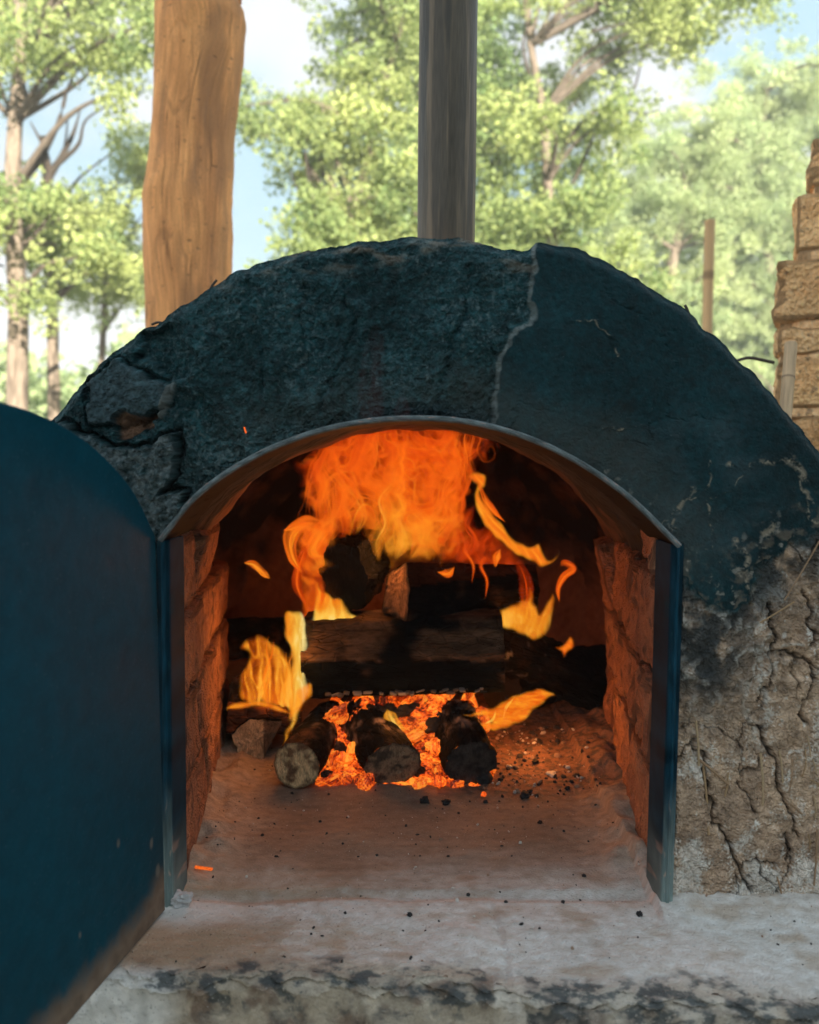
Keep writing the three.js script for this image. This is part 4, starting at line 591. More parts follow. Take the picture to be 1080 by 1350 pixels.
function tongue(f, list, widths, z, { h0 = 0.55, h1 = 0.5, edge = 0.14, a = 0.8, dz = 0.03, twist = 0, thick = 0.3, fil = 4 } = {}) {
  h0 -= 0.06; h1 -= 0.06;
  const m = M_PX(z), wd = (t) => { const q = t * (widths.length - 1), i = Math.min(widths.length - 2, Math.floor(q)); return lerp(widths[i], widths[i + 1], sstep(0, 1, q - i)) * 0.5 * m; }, sd = ++tongueSeed * 7.31, r = rng(900 + tongueSeed);
  const grain = (t, u) => clamp(0.62 + 0.75 * noise(t * 2.2 + sd, u * 2.6 + 0.8 * t, sd), 0.12, 1.1);
  f.strand(line(list, z, dz), (t) => wd(t) * (1.12 + 0.14 * noise(t * 7, sd, 1)), (t, u) => lerp(h0, h1, t) - 0.03 - edge * 0.6 * sstep(0.35, 1, Math.abs(u)) + 0.08 * noise(t * 5, u * 2.2, sd), (t, u) => a * 0.85 * grain(t, u) * sstep(1, 0.7, Math.abs(u)) * sstep(0, 0.10, t) * sstep(1, 0.75, t), { n: 36, across: 13, thick, twist });
  const cv = curve(line(list, z, dz)), maxW = Math.max(...widths);
  if (maxW > 5) for (let k = 0; k < fil; k++) {           // finer threads running along it
    const off = (r() * 2 - 1) * 0.85, t0 = r() * 0.35, t1 = 1 - r() * 0.25, ph = r() * 9, pts = [];
    for (let q = 0; q <= 9; q++) { const t = lerp(t0, t1, q / 9), p = cv.getPointAt(t), T = cv.getTangentAt(t), w = wd(t); const o = clamp(off + 0.35 * Math.sin(ph + t * 7)); pts.push(p.clone().add(V(T.y, -T.x, 0).multiplyScalar(w * o * (1 - 0.4 * t))).add(V(0, 0, (r() - 0.3) * 0.006 + 0.002))); }
    const w0 = (0.7 + 1.6 * r()) * m * (0.5 + maxW / 40), hh = lerp(h0, h1, 0.4) + 0.04 + 0.14 * r();
    f.strand(pts, (t) => w0 * bump(0.05 + 0.9 * t, 0.8, 0.8), (t, u) => hh - 0.12 * t, (t, u) => a * 0.75 * (1 - u * u) * bump(t, 0.8, 0.7), { n: 22, across: 5, thick: 0.4, twist: (r() - 0.5) });
  }
  return f;
}
{
  const r = rng(91), Z = -0.66, m = M_PX(Z);
  const outline = [[392, 650], [402, 606], [428, 576], [470, 560], [540, 553], [600, 557], [640, 566], [655, 585], [640, 606], [622, 640], [618, 690], [604, 730], [575, 742], [500, 742], [478, 706], [446, 712], [436, 745], [420, 760], [398, 742], [384, 716], [392, 690], [408, 676]];
  const main = new Flame();
  // a dim veil that ties it to the flames below
  flameBody(main, [[392, 690], [420, 684], [444, 690], [440, 720], [434, 760], [428, 800], [414, 832], [400, 832], [394, 800], [400, 770], [390, 740]], Z - 0.03, { depth: 0.02, seed: 101, scale: 30, stretch: 2, swirl: 0.9, soft: 12, wob: 8, crisp: 12, heatAt: (x, y, s, fil, blob) => 0.22 + 0.22 * fil + 0.16 * blob, alphaAt: (x, y, s, fil, blob) => 0.25 + 0.6 * fil + 0.4 * blob });
  flameBody(main, [[575, 700], [610, 690], [650, 700], [690, 735], [700, 775], [676, 790], [640, 770], [610, 745], [580, 740]], Z - 0.06, { depth: 0.02, seed: 107, scale: 40, stretch: 1.4, swirl: 1.2, soft: 16, wob: 9, crisp: 16, heatAt: (x, y, s, fil, blob) => 0.06 + 0.16 * fil + 0.10 * blob, alphaAt: (x, y, s, fil, blob) => 0.10 + 0.5 * fil + 0.3 * blob });
  // three veils, one behind another
  for (let k = 0; k < 3; k++) flameBody(main, outline, Z + 0.06 - 0.075 * k, { depth: 0.035, seed: 3 + k * 7, scale: 46 - 6 * k, stretch: 1.5, swirl: 1.3, soft: 14, wob: 18, crisp: 14,
    heatAt: (x, y, s, fil, blob) => 0.10 + 0.22 * sstep(580, 740, y) + 0.16 * sstep(70, 20, Math.hypot(x - 525, (y - 725) * 0.9)) + 0.12 * fil + 0.20 * blob + 0.10 * sstep(0, 45, s) - 0.03 * k, alphaAt: (x, y, s, fil, blob) => clamp(0.16 + 0.30 * fil + 0.75 * blob) * sstep(0, 58, s + 34 * blob) * 0.85 });
  // curling filaments: long thin threads drawn through a swirling field
  const flow = (x, y, z) => { const e = 1, g = (a, b) => fbm3(a / 78, b / 88, z * 5, 2) + 0.22 * noise(a / 30, b / 34, z * 8); return [(g(x, y + e) - g(x, y - e)) / (2 * e) * 60, -(g(x + e, y) - g(x - e, y)) / (2 * e) * 60]; };
  for (let i = 0; i < 250; i++) {
    let x, y; do { x = lerp(384, 655, r()); y = lerp(556, 742, r()); } while (!inside(outline, x, y));
    const z = Z - 0.10 + 0.18 * r(), pts = [], rim = [], n = 9 + Math.floor(r() * 20); let zz = z;
    for (let k = 0; k < n; k++) { const s = signed(outline, x, y); if (s < -14) break; rim.push(s); pts.push(atZ(x, y, zz)); const c = flow(x, y, Math.floor(z * 30) / 30); let vx = c[0], vy = c[1] - 0.75; const l = Math.hypot(vx, vy) || 1; x += vx / l * 6.5; y += vy / l * 6.5; zz += (r() - 0.5) * 0.004; if (s < 16) { x += (520 - x) * 0.02; y += (655 - y) * 0.02; } }
    if (pts.length < 5) continue;
    const up = clamp((740 - y) / 180), broad = r() < 0.42, w = (broad ? 7 + 13 * r() * r() : 0.7 + 1.1 * r() * r() + 0.3) * m, h = (broad ? 0.27 : 0.42) + 0.17 * r() - 0.13 * up, al = broad ? 0.36 : 0.24, tw = (r() - 0.5) * 1.2;
    const rimAt = (t) => rim[Math.min(rim.length - 1, Math.round(t * (rim.length - 1)))];
    main.strand(pts, (t) => w * bump(0.06 + 0.9 * t, 0.8, 0.8), (t, u) => h - 0.06 * t - 0.14 * sstep(30, 0, rimAt(t)) + (broad ? 0.20 * sstep(0.45, 0.85, u) : 0.04), (t, u) => al * (0.25 + 0.75 * sstep(-8, 28, rimAt(t))) * (broad ? 0.12 + 0.88 * sstep(-0.6, 0.85, u) : 1 - u * u) * bump(t, 0.8, 0.7), { n: Math.max(16, pts.length * 2), across: broad ? 9 : 5, thick: 0.25, twist: tw });
  }
  // long licks rising through it
  const licks = [[[[500, 742], [496, 715], [508, 690], [500, 660], [520, 630], [512, 600]], [4, 22, 26, 20, 12, 2], 0.70], [[[540, 738], [556, 715], [556, 690], [540, 668], [548, 640]], [6, 30, 32, 18, 2], 0.62], [[[520, 740], [530, 715], [528, 690], [510, 668], [508, 640]], [4, 22, 22, 14, 2], 0.74], [[[470, 705], [478, 680], [468, 655], [450, 640], [440, 610]], [3, 14, 18, 14, 2], 0.66], [[[580, 735], [574, 710], [590, 685], [586, 655], [600, 625]], [4, 20, 20, 14, 2], 0.52], [[[410, 730], [418, 700], [440, 682], [452, 650], [430, 615]], [3, 14, 20, 14, 2], 0.58], [[[430, 690], [424, 660], [434, 630], [470, 612], [500, 590]], [2, 14, 16, 14, 2], 0.5], [[[610, 690], [606, 655], [614, 625], [600, 596], [560, 580]], [2, 14, 18, 14, 2], 0.44], [[[560, 640], [590, 615], [620, 600], [640, 585]], [2, 16, 14, 2], 0.42], [[[490, 620], [470, 595], [500, 575], [540, 572]], [2, 18, 16, 2], 0.42]];
  licks.forEach(([l, w, h], i) => tongue(main, l, w, Z + 0.03 - 0.008 * i, { h0: h, h1: h - 0.2, a: 0.34, edge: 0.16 }));
  main.build('large swirling orange flame filling the top of the mouth');

  let f = new Flame();
  // faint breath of flame out of the mouth, up the face
  tongue(f, [[492, 556], [488, 520], [492, 470], [500, 420]], [26, 34, 30, 10], 0.05, { h0: 0.10, h1: 0.0, a: 0.016, edge: 0, dz: 0, fil: 0 });
  tongue(f, [[532, 556], [530, 540], [535, 515]], [18, 20, 6], 0.05, { h0: 0.12, h1: 0.02, a: 0.018, edge: 0, dz: 0, fil: 0 });
  f.build('faint red breath of flame rising over the black plaster above the arch');
  f = new Flame();
  flameBody(f, [[613, 629], [622, 622], [634, 622], [642, 626], [640, 640], [634, 650], [644, 668], [662, 692], [680, 712], [702, 720], [712, 716], [716, 730], [726, 738], [738, 729], [730, 742], [712, 747], [696, 738], [672, 726], [648, 704], [632, 680], [624, 655], [628, 640]], -0.60, { depth: 0.012, seed: 81, scale: 17, stretch: 3.5, swirl: 0.4, soft: 6, wob: 3, step: 1.5, lean: -0.8, heatAt: (x, y, s, fil, blob) => 0.40 + 0.2 * fil + 0.08 * blob + 0.07 * sstep(5, 0, s), alphaAt: (x, y, s, fil, blob) => 0.7 + 0.3 * fil });
  tongue(f, [[632, 640], [646, 668], [668, 690]], [4, 10, 1], -0.595, { h0: 0.45, h1: 0.4 });
  f.build('curling orange flame at the right that hooks down to a point');
  f = new Flame();
  tongue(f, [[400, 758], [386, 735], [384, 706], [402, 690], [432, 690]], [2, 13, 20, 20, 4], -0.60, { h0: 0.5, h1: 0.52 }); tongue(f, [[372, 700], [392, 694], [412, 690]], [1, 13, 5], -0.59, { h0: 0.42, h1: 0.5 }); tongue(f, [[428, 735], [412, 728], [420, 708], [438, 698]], [2, 16, 18, 4], -0.605, { h0: 0.58, h1: 0.5 }); tongue(f, [[404, 800], [392, 770], [398, 735], [410, 712]], [2, 14, 12, 2], -0.61, { h0: 0.3, h1: 0.3, a: 0.5 });
  f.build('orange flame curling up at the left behind the black block');
  f = new Flame();
  flameBody(f, [[406, 824], [412, 806], [414, 784], [417, 766], [426, 778], [440, 786], [456, 796], [466, 808], [472, 822], [440, 828]], -0.575, { depth: 0.012, seed: 21, scale: 16, stretch: 4, swirl: 0.5, soft: 6, wob: 5, lean: 0.1, step: 1.5, heatAt: (x, y, s, fil, blob) => 0.36 + 0.34 * sstep(785, 824, y) + 0.22 * fil + 0.10 * blob + 0.08 * sstep(5, 0, s), alphaAt: (x, y, s, fil, blob) => 0.55 + 0.4 * fil + 0.3 * sstep(800, 822, y) });
  f.build('yellow flame rising behind the left end of the crosswise log');
  f = new Flame();
  const LZ = -0.52;
  flameBody(f, [[404, 824], [396, 810], [386, 804], [376, 808], [373, 824], [375, 842], [382, 858], [378, 882], [370, 905], [373, 926], [381, 938], [377, 962], [371, 986], [377, 982], [386, 958], [397, 936], [405, 918], [406, 880]], LZ, { depth: 0.014, seed: 31, scale: 15, stretch: 6.5, swirl: 0.45, soft: 8, wob: 5, crisp: 7, step: 1.5, heatAt: (x, y, s, fil, blob) => 0.48 + 0.34 * sstep(378, 402, x) * sstep(980, 930, y) + 0.22 * fil + 0.14 * blob, alphaAt: (x, y, s, fil, blob) => 0.6 + 0.4 * fil + 0.2 * blob });
  flameBody(f, [[316, 850], [330, 839], [350, 839], [368, 848], [380, 862], [384, 900], [382, 936], [352, 930], [318, 926], [313, 905], [322, 880], [324, 862]], LZ - 0.035, { depth: 0.014, seed: 41, scale: 17, stretch: 6.5, swirl: 0.5, soft: 8, wob: 7, crisp: 9, step: 1.5, lean: -0.15, heatAt: (x, y, s, fil, blob) => 0.36 + 0.34 * fil + 0.12 * blob, alphaAt: (x, y, s, fil, blob) => 0.16 + 0.85 * Math.pow(fil, 1.3) + 0.3 * blob + 0.3 * sstep(880, 930, y) });
  flameBody(f, [[297, 932], [310, 926], [330, 923], [354, 925], [374, 932], [386, 942], [372, 940], [350, 934], [325, 933], [300, 938]], LZ + 0.015, { depth: 0.008, seed: 51, scale: 26, stretch: 0.5, soft: 3, wob: 1.5, swirl: 0.4, heatAt: (x, y, s, fil, blob) => 0.42 + 0.2 * fil + 0.1 * blob, alphaAt: (x, y, s, fil, blob) => 0.65 + 0.3 * fil });
  flameBody(f, [[388, 910], [402, 900], [412, 902], [410, 918], [400, 932], [390, 944], [380, 952], [384, 930]], LZ + 0.01, { depth: 0.01, seed: 56, scale: 20, soft: 4, wob: 3, swirl: 0.6, heatAt: (x, y, s, fil, blob) => 0.40 + 0.24 * fil, alphaAt: (x, y, s, fil, blob) => 0.4 + 0.5 * fil });
  for (let i = 0; i < 9; i++) { let x = lerp(318, 402, r()), y = lerp(905, 945, r()); const pts = [], x0 = x, ph = r() * 6; for (let k = 0; k < 9; k++) { pts.push(atZ(x, y, LZ - 0.03 + 0.05 * r() * 0.3)); x += 3.2 * Math.sin(ph + k * 0.8) + (x0 > 375 ? 0.6 : 1.0); y -= 8 + 4 * r(); } const w = (0.8 + 3.0 * r()) * M_PX(LZ), h = 0.48 + 0.26 * r(); f.strand(pts, (t) => w * bump(0.06 + 0.9 * t, 0.6, 0.8), (t) => h - 0.14 * t, (t, u) => 0.6 * (1 - u * u) * bump(t, 0.7, 0.7), { n: 24, across: 5, thick: 0.3 }); }
  f.build('tall yellow-orange flame at the left end of the crosswise log');
  f = new Flame();
  flameBody(f, [[656, 806], [666, 800], [676, 796], [692, 790], [700, 772], [706, 796], [714, 806], [722, 790], [728, 780], [731, 806], [724, 828], [708, 846], [694, 842], [676, 832], [660, 828]], -0.60, { depth: 0.02, seed: 61, scale: 19, stretch: 4, swirl: 0.5, soft: 8, wob: 5, crisp: 8, lean: 0.15, heatAt: (x, y, s, fil, blob) => 0.36 + 0.16 * sstep(780, 830, y) + 0.24 * fil + 0.1 * blob, alphaAt: (x, y, s, fil, blob) => 0.5 + 0.45 * fil + 0.2 * blob });
  tongue(f, [[690, 800], [694, 775], [688, 752], [678, 738]], [8, 20, 14, 2], -0.60, { h0: 0.26, h1: 0.12, a: 0.35 });
  f.build('orange flame behind the right end of the crosswise log');
  f = new Flame(); tongue(f, [[738, 796], [736, 776], [744, 760], [756, 750], [744, 742], [738, 748]], [1, 7, 10, 10, 8, 2], -0.74, { h0: 0.42, h1: 0.36 }); f.build('thin orange flame standing alone at the far right');
  f = new Flame(); flameBody(f, [[727, 853], [740, 851], [748, 843], [753, 838], [757, 846], [756, 855], [749, 861], [743, 870], [740, 860]], -0.70, { depth: 0.006, seed: 91, scale: 14, soft: 3, wob: 1, step: 1.5, heatAt: (x, y, s, fil) => 0.36 + 0.16 * fil, alphaAt: (x, y, s, fil) => 0.75 + 0.25 * fil }); f.build('small forked flame low at the right above the slanting log');
  f = new Flame(); tongue(f, [[321, 742], [334, 744], [348, 756], [358, 764]], [2, 10, 9, 1], -0.60, { h0: 0.5, h1: 0.62 }); f.build('small leaf-shaped flame by the upper left brick edge');
  f = new Flame();
  const RZ = -0.46;
  flameBody(f, [[603, 945], [626, 938], [650, 931], [672, 919], [694, 911], [716, 909], [733, 914], [722, 922], [708, 932], [694, 948], [674, 959], [650, 963], [630, 959], [612, 951], [634, 953], [648, 950], [630, 945]], RZ, { depth: 0.012, seed: 71, scale: 34, stretch: 0.22, swirl: 0.4, soft: 6, wob: 3, step: 1.5, heatAt: (x, y, s, fil, blob) => 0.38 + 0.22 * fil + 0.08 * blob + 0.08 * sstep(5, 0, s), alphaAt: (x, y, s, fil, blob) => 0.6 + 0.35 * fil });
  tongue(f, [[664, 946], [668, 932], [680, 918]], [2, 4, 1], RZ + 0.01, { h0: 0.9, h1: 0.8, a: 0.9 }); tongue(f, [[640, 954], [650, 948], [654, 936]], [2, 4, 1], RZ + 0.01, { h0: 0.9, h1: 0.8, a: 0.9 });
  f.build('wide orange flame licking right from under the crosswise log');
  f = new Flame(); tongue(f, [[534, 980], [526, 962], [514, 944], [510, 934]], [2, 14, 16, 2], -0.47, { h0: 0.86, h1: 0.74 }); f.build('small bright yellow flame beside the middle round log');
  f = new Flame(); tongue(f, [[576, 754], [590, 756], [600, 746]], [1, 13, 2], -0.56, { h0: 0.5, h1: 0.48 }); f.build('small flame on the side of the top split log');
  f = new Flame(); tongue(f, [[653, 748], [655, 734], [661, 722]], [3, 11, 1], -0.64, { h0: 0.5, h1: 0.48 }); f.build('small upright flame under the hooked flame');
  f = new Flame(); tongue(f, [[622, 770], [624, 745], [612, 724], [622, 716]], [1, 5, 6, 2], -0.60, { h0: 0.36, h1: 0.3, a: 0.5 }); f.build('thin red wisp of flame rising from the middle of the top split log');
  f = new Flame(); tongue(f, [[640, 790], [642, 765], [634, 745], [645, 728]], [1, 5, 6, 2], -0.61, { h0: 0.32, h1: 0.24, a: 0.45 }); f.build('thin red wisp of flame at the right part of the top split log');
  f = new Flame(); tongue(f, [[600, 742], [622, 715], [612, 690], [628, 664]], [8, 30, 28, 4], -0.66, { h0: 0.22, h1: 0.16, a: 0.4 }); tongue(f, [[640, 745], [630, 720], [648, 695], [640, 670]], [4, 24, 20, 3], -0.67, { h0: 0.18, h1: 0.12, a: 0.35 }); f.build('dim red smoky flame between the big flame and the hooked one');
}
// the fire's light
for (const [px, py, z, k] of [[520, 722, -0.60, 0.030], [385, 870, -0.50, 0.018], [690, 805, -0.70, 0.009], [520, 960, -0.43, 0.011], [700, 950, -0.50, 0.015]]) {
  const l = new THREE.PointLight(new THREE.Color(1, 0.33, 0.07), k); l.position.copy(atZ(px, py, z)); l.shadow.radius = 2.5; l.castShadow = true; l.shadow.bias = -0.002; scene.add(l);
}
// ================================================================== ROUND THE OVEN
const GROUND = -0.86;
const woodTex = textures(256, 512, (u, v) => { const n = fbm2(u * 12, v * 6, 4, 451), f = fbm2(u * 40, v * 14, 3, 453); return [...mul3(mix3([0.22, 0.17, 0.125], [0.12, 0.09, 0.065], sstep(-0.2, 0.4, n)), 1 + 0.5 * f), 0.5 + 0.4 * f + 0.2 * n]; });
{
  const gt = textures(512, 512, (u, v) => { const n = fbm2(u * 8, v * 8, 4, 401), f = fbm2(u * 50, v * 50, 3, 403); return [...mul3(mix3([0.42, 0.38, 0.32], [0.33, 0.30, 0.23], sstep(-0.1, 0.4, n)), 1 + 0.4 * f), 0.5 + 0.4 * f]; });
  gt.map.repeat.set(120, 120); gt.bumpMap.repeat.set(120, 120);
  const g = new THREE.PlaneGeometry(500, 500, 40, 40); g.rotateX(-Math.PI / 2); g.translate(0, GROUND, 0); part('ground', g, stdmat(gt, 0.02)); scene.children[scene.children.length - 1].userData.kind = 'structure';
}
// timber post
{
  const z = -1.95, mpx = M_PX(z), L = [[194, 600], [194, 440], [193, 360], [191, 300], [190, 262], [196, 236], [201, 200], [205, 150], [208, 80], [209, 20], [212, -12]], R = [[302, 600], [302, 370], [304, 280], [306, 190], [311, 130], [319, 75], [321, 30], [318, 12], [312, 4]];
  const edge = (list, y) => { let i = 0; while (i < list.length - 2 && list[i + 1][1] > y) i++; const t = clamp((y - list[i][1]) / (list[i + 1][1] - list[i][1])); return lerp(list[i][0], list[i + 1][0], t); };
  const c0 = atZ(250, 600, z), root = thing('timber_post', 'thick peeled timber post with knots behind the oven at the left', 'post', [c0.x, GROUND, z]);
  const tex = textures(1024, 1024, (u, v) => {
    const wv = 0.05 * noise2(u * 5, v * 5, 411), g = fbm2((u + wv) * 9, v * 4, 5, 413), fine = fbm2((u + wv) * 150, v * 9, 3, 415), med = fbm2((u + wv) * 46, v * 8, 3, 416), nick = noise2(u * 34, v * 130, 417) + 0.7 * fine, sp = noise2(u * 260, v * 160, 418);
    let c = mul3(mix3([0.40, 0.225, 0.10], [0.27, 0.145, 0.068], sstep(-0.45, 0.5, g)), 1 + 0.30 * fine + 0.26 * med + 0.14 * sp);
    const check = sstep(0.86, 0.97, ridge2((u + wv) * 24, v * 2.2, 2, 422)) * sstep(-0.1, 0.3, noise2(u * 12, v * 5, 423)); c = mix3(c, [0.06, 0.036, 0.02], 0.75 * check);
    c = mix3(c, [0.09, 0.055, 0.032], 0.7 * sstep(0.7, 0.95, nick));
    c = mix3(c, [0.085, 0.062, 0.046], 0.85 * sstep(-0.05, 0.5, fbm2(u * 11, v * 5, 5, 419) + 0.75 * (v - 0.62) + 0.5 * sstep(0.46, 0.58, u) - 0.25) * (0.45 + 0.4 * clamp(med + fine)));
    let h = 0.5 - 0.4 * check + 0.2 * fine + 0.2 * med + 0.2 * g - 0.35 * sstep(0.7, 0.95, nick);
    for (const [a, b, ku, kv] of [[0.47, 0.80, 0.055, 0.09], [0.47, 0.36, 0.07, 0.10], [0.40, 0.60, 0.02, 0.015]]) { const d = Math.hypot((u - a) / ku, (v - b) / kv) + 0.16 * noise2(u * 26, v * 26, 7) + 0.1 * med; const k = sstep(0.16, 0.0, Math.abs(d - 1)); c = mix3(c, [0.085, 0.05, 0.028], 0.38 * k * sstep(-0.2, 0.4, med + 0.1)); c = mix3(c, mul3([0.27, 0.14, 0.062], 1 + 0.3 * med), 0.45 * sstep(1, 0.3, d)); h -= 0.3 * k; }
    return [c[0] * 2.25, c[1] * 1.85, c[2] * 1.55, clamp(h)];
  });
  const g = sheet(64, 160, (s, t) => {
    const py = lerp(600, -10, t), a = s * 6.28318 + Math.PI, l = edge(L, py), r = edge(R, py), c = atZ((l + r) / 2, py, z), rad = (r - l) / 2 * mpx, n = 1 + 0.06 * noise(Math.cos(a) * 1.3, Math.sin(a) * 1.3, t * 6) + 0.025 * fbm3(Math.cos(a) * 4, Math.sin(a) * 4, t * 22, 3);
    const top = t > 0.97 ? (1 - (t - 0.97) / 0.03) : 1; return [c.x - c0.x + rad * n * Math.sin(a), c.y - GROUND, rad * n * Math.cos(a)];
  }, (p, s, t) => [(s + 0.15) % 1 < 0.001 ? s : s, t * 1.0]);
  const mat = stdmat(tex, 0.006);
  part('trunk', g, mat, root);
  const capC = atZ(262, -10, z); part('top_end', new THREE.CylinderGeometry(0.145, 0.15, 0.03, 30).translate(capC.x - c0.x, capC.y - GROUND - 0.0, 0), mat, root);
  const low = sheet(40, 10, (s, t) => { const a = s * 6.28318, y = lerp(GROUND - 0.2, atZ(250, 600, z).y, t); return [0.152 * Math.sin(a) + atZ(248, 600, z).x - c0.x, y - GROUND, 0.152 * Math.cos(a)]; }, (p, s, t) => [s, t * 0.4]); part('post_foot', low, mat, root);
}
// thin bamboo post
function cane(name, label, a, b, r, tint, knots) {
  const root = thing(name, label, name === 'bamboo_post' ? 'post' : 'stick', a.toArray()), T = b.clone().sub(a), L = T.length(), q = new THREE.Quaternion().setFromUnitVectors(V(0, 1, 0), T.clone().normalize());
  const tex = textures(64, 512, (u, v) => { const n = fbm2(u * 10, v * 3, 3, 431), f = fbm2(u * 40, v * 4, 3, 433); let c = mul3(tint, 1 + 0.3 * n + 0.3 * f); c = mix3(c, [0.1, 0.06, 0.035], 0.6 * sstep(0.012, 0.003, Math.abs((v * knots) % 1 - 0.5) / knots)); return [...c, 0.5 + 0.4 * f]; });
  const g = sheet(20, 60, (s, t) => { const an = s * 6.28318, k = r * (1 + 0.10 * sstep(0.02, 0, Math.abs((t * knots) % 1 - 0.5) / knots) + 0.02 * noise(t * 8, s, 2)); return [Math.cos(an) * k, t * L, Math.sin(an) * k]; });
  const m = stdmat(tex, 0.003, { roughness: 0.7 }), o = part('stem', g, m, root); o.quaternion.copy(q);
  const e = part('cut_end', new THREE.CylinderGeometry(r * 0.97, r * 0.97, 0.004, 18).translate(0, L, 0), new THREE.MeshStandardMaterial({ color: new THREE.Color().setRGB(...mul3(tint, 1.25)), roughness: 0.9 }), root); e.quaternion.copy(q);
}
{ const z = -2.9, b = atZ(936, 291, z); cane('bamboo_post', 'thin upright brown pole between the oven and the mud-brick tower', V(b.x + 0.01, GROUND, z), b, 0.024, [0.62, 0.40, 0.20], 5); }
{ const b = atZ(1043, 454, -0.72), a = atZ(1028, 640, -0.60); cane('wooden_stick', 'short pale stick with a cut end leaning against the mud-brick tower', a, b, 0.0132, [0.50, 0.35, 0.21], 2); }
// mud-brick tower
{
  const z = -1.15, root = thing('mud_brick_tower', 'stepped tower of pale tan mud bricks at the right edge', 'brick tower', [atZ(1020, 500, z).x, GROUND, z]); root.rotation.y = -0.45; const X0 = atZ(1020, 500, z).x;
  const tex = textures(512, 512, (u, v) => { const n = fbm2(u * 8, v * 8, 4, 441), f = fbm2(u * 44, v * 44, 4, 443), s = ridge2(u * 60, v * 24, 2, 445), t = noise2(u * 200, v * 200, 446); let c = mul3(mix3([0.95, 0.58, 0.28], [0.84, 0.47, 0.21], sstep(-0.3, 0.4, n)), 1 + 0.3 * f + 0.12 * t); c = mix3(c, [0.75, 0.55, 0.34], 0.5 * sstep(0.72, 0.95, s)); c = mix3(c, [0.16, 0.1, 0.06], 0.7 * sstep(0.25, 0.6, fbm2(u * 26, v * 26, 3, 447))); return [...c, 0.5 + 0.35 * f + 0.25 * s - 0.2]; });
  tex.map.repeat.set(2, 2); tex.bumpMap.repeat.set(2, 2);
  const mats = [[1, 1, 1], [1.1, 1.08, 1.05], [0.9, 0.86, 0.82]].map((c) => stdmat(tex, 0.02, { color: new THREE.Color().setRGB(...c) })), mortar = stdmat(tex, 0.012, { color: new THREE.Color().setRGB(1.1, 1.12, 1.2) });
  const rows = [[1066, 184, 252], [1047, 256, 336], [1024, 342, 426], [1023, 432, 470], [1022, 474, 540], [1021, 546, 620], [1020, 626, 700], [1020, 706, 780]], r = rng(71);
  rows.forEach(([x, y0, y1], i) => {
    const a = atZ(x, y0, z), b = atZ(x, y1, z), h = a.y - b.y, yc = (a.y + b.y) / 2 - GROUND; let left = a.x - X0;
    for (let k = 0; left < 0.80; k++) { let w = (i % 2 ? 0.22 : 0.34) + 0.08 * r() - (k ? 0 : 0.06); if (left + w > 0.70) w = 0.86 - left; const o = part('brick', roughBox(w, h - 0.004, 0.26, 0.016, 0.016, 70 + i * 3 + k, [14, 10, 10]), mats[(i + k) % 3], root); o.position.set(left + w / 2, yc, -0.13 + (r() - 0.5) * 0.02); left += w + 0.012; }
    const m = part('mortar', roughBox(0.8, 0.04, 0.255, 0.010, 0.008, 120 + i, [24, 4, 6]), mortar, root); m.scale.x = (0.84 - a.x + X0) / 0.8; m.position.set((0.86 + a.x - X0) / 2, a.y - h - GROUND - 0.008, -0.135);
  });
  const low = atZ(1020, 780, z); part('tower_foot', new THREE.BoxGeometry(0.8, low.y - GROUND, 0.25), mortar, root).position.set(low.x - X0 + 0.42, (low.y - GROUND) / 2, -0.135);
}
// the rising ground that the clearing lies under: the oven stands in its shade, the trees behind in the sun
{
  const t = textures(256, 256, (u, v) => { const n = fbm2(u * 8, v * 8, 4, 461), f = fbm2(u * 40, v * 40, 3, 463); return [...mul3(mix3([0.12, 0.15, 0.06], [0.22, 0.18, 0.12], sstep(-0.2, 0.4, n)), 1 + 0.4 * f), 0.5 + 0.4 * f]; }); t.map.repeat.set(14, 8); t.bumpMap.repeat.set(14, 8);
  const g = sheet(60, 40, (s, q) => { const a = lerp(-1.0, 1.9, s), d = 7 + q * 22, h = (10.9 + 0.8 * noise2(a * 4, 2, 3)) * (0.28 + 0.72 * sstep(-0.2, 0.12, a) * sstep(0.85, 0.58, a)) * sstep(0, 0.45, q) * sstep(-1.0, -0.55, a); return [Math.sin(a) * d, GROUND - 0.05 + h + 0.4 * noise2(a * 9, d * 0.5, 4) * q, Math.cos(a) * d]; });
  part('hillside', g, stdmat(t, 0.05)).userData.kind = 'structure';
}
// twigs
{
  const m = new THREE.MeshStandardMaterial({ color: new THREE.Color().setRGB(0.07, 0.055, 0.045), roughness: 0.9 });
  const twig = (label, pts, r) => { const o = part('twig', shift(new THREE.TubeGeometry(curve(pts), 16, r, 6), pts[0]), m); o.position.copy(pts[0]); tag(o, label, 'twig'); };
  twig('thin dark branch sticking out behind the oven before the tower', [atZ(970, 476, -0.9), atZ(985, 472, -0.9), atZ(1002, 474, -0.92), atZ(1020, 478, -0.95)], 0.0042);
  twig('small dark twig standing on the arch before the timber post', [atZ(276, 388, -0.05), atZ(279, 378, -0.05), atZ(286, 369, -0.05)], 0.0017);
  twig('flat dark splinter on the arch at the foot of the timber post', [atZ(200, 428, -0.06), atZ(208, 425, -0.06), atZ(216, 426, -0.06)], 0.0017);
  twig('dark splinter poking from the right shoulder of the arch', [atZ(912, 424, -0.05), atZ(906, 408, -0.05), atZ(903, 402, -0.05)], 0.002);
}
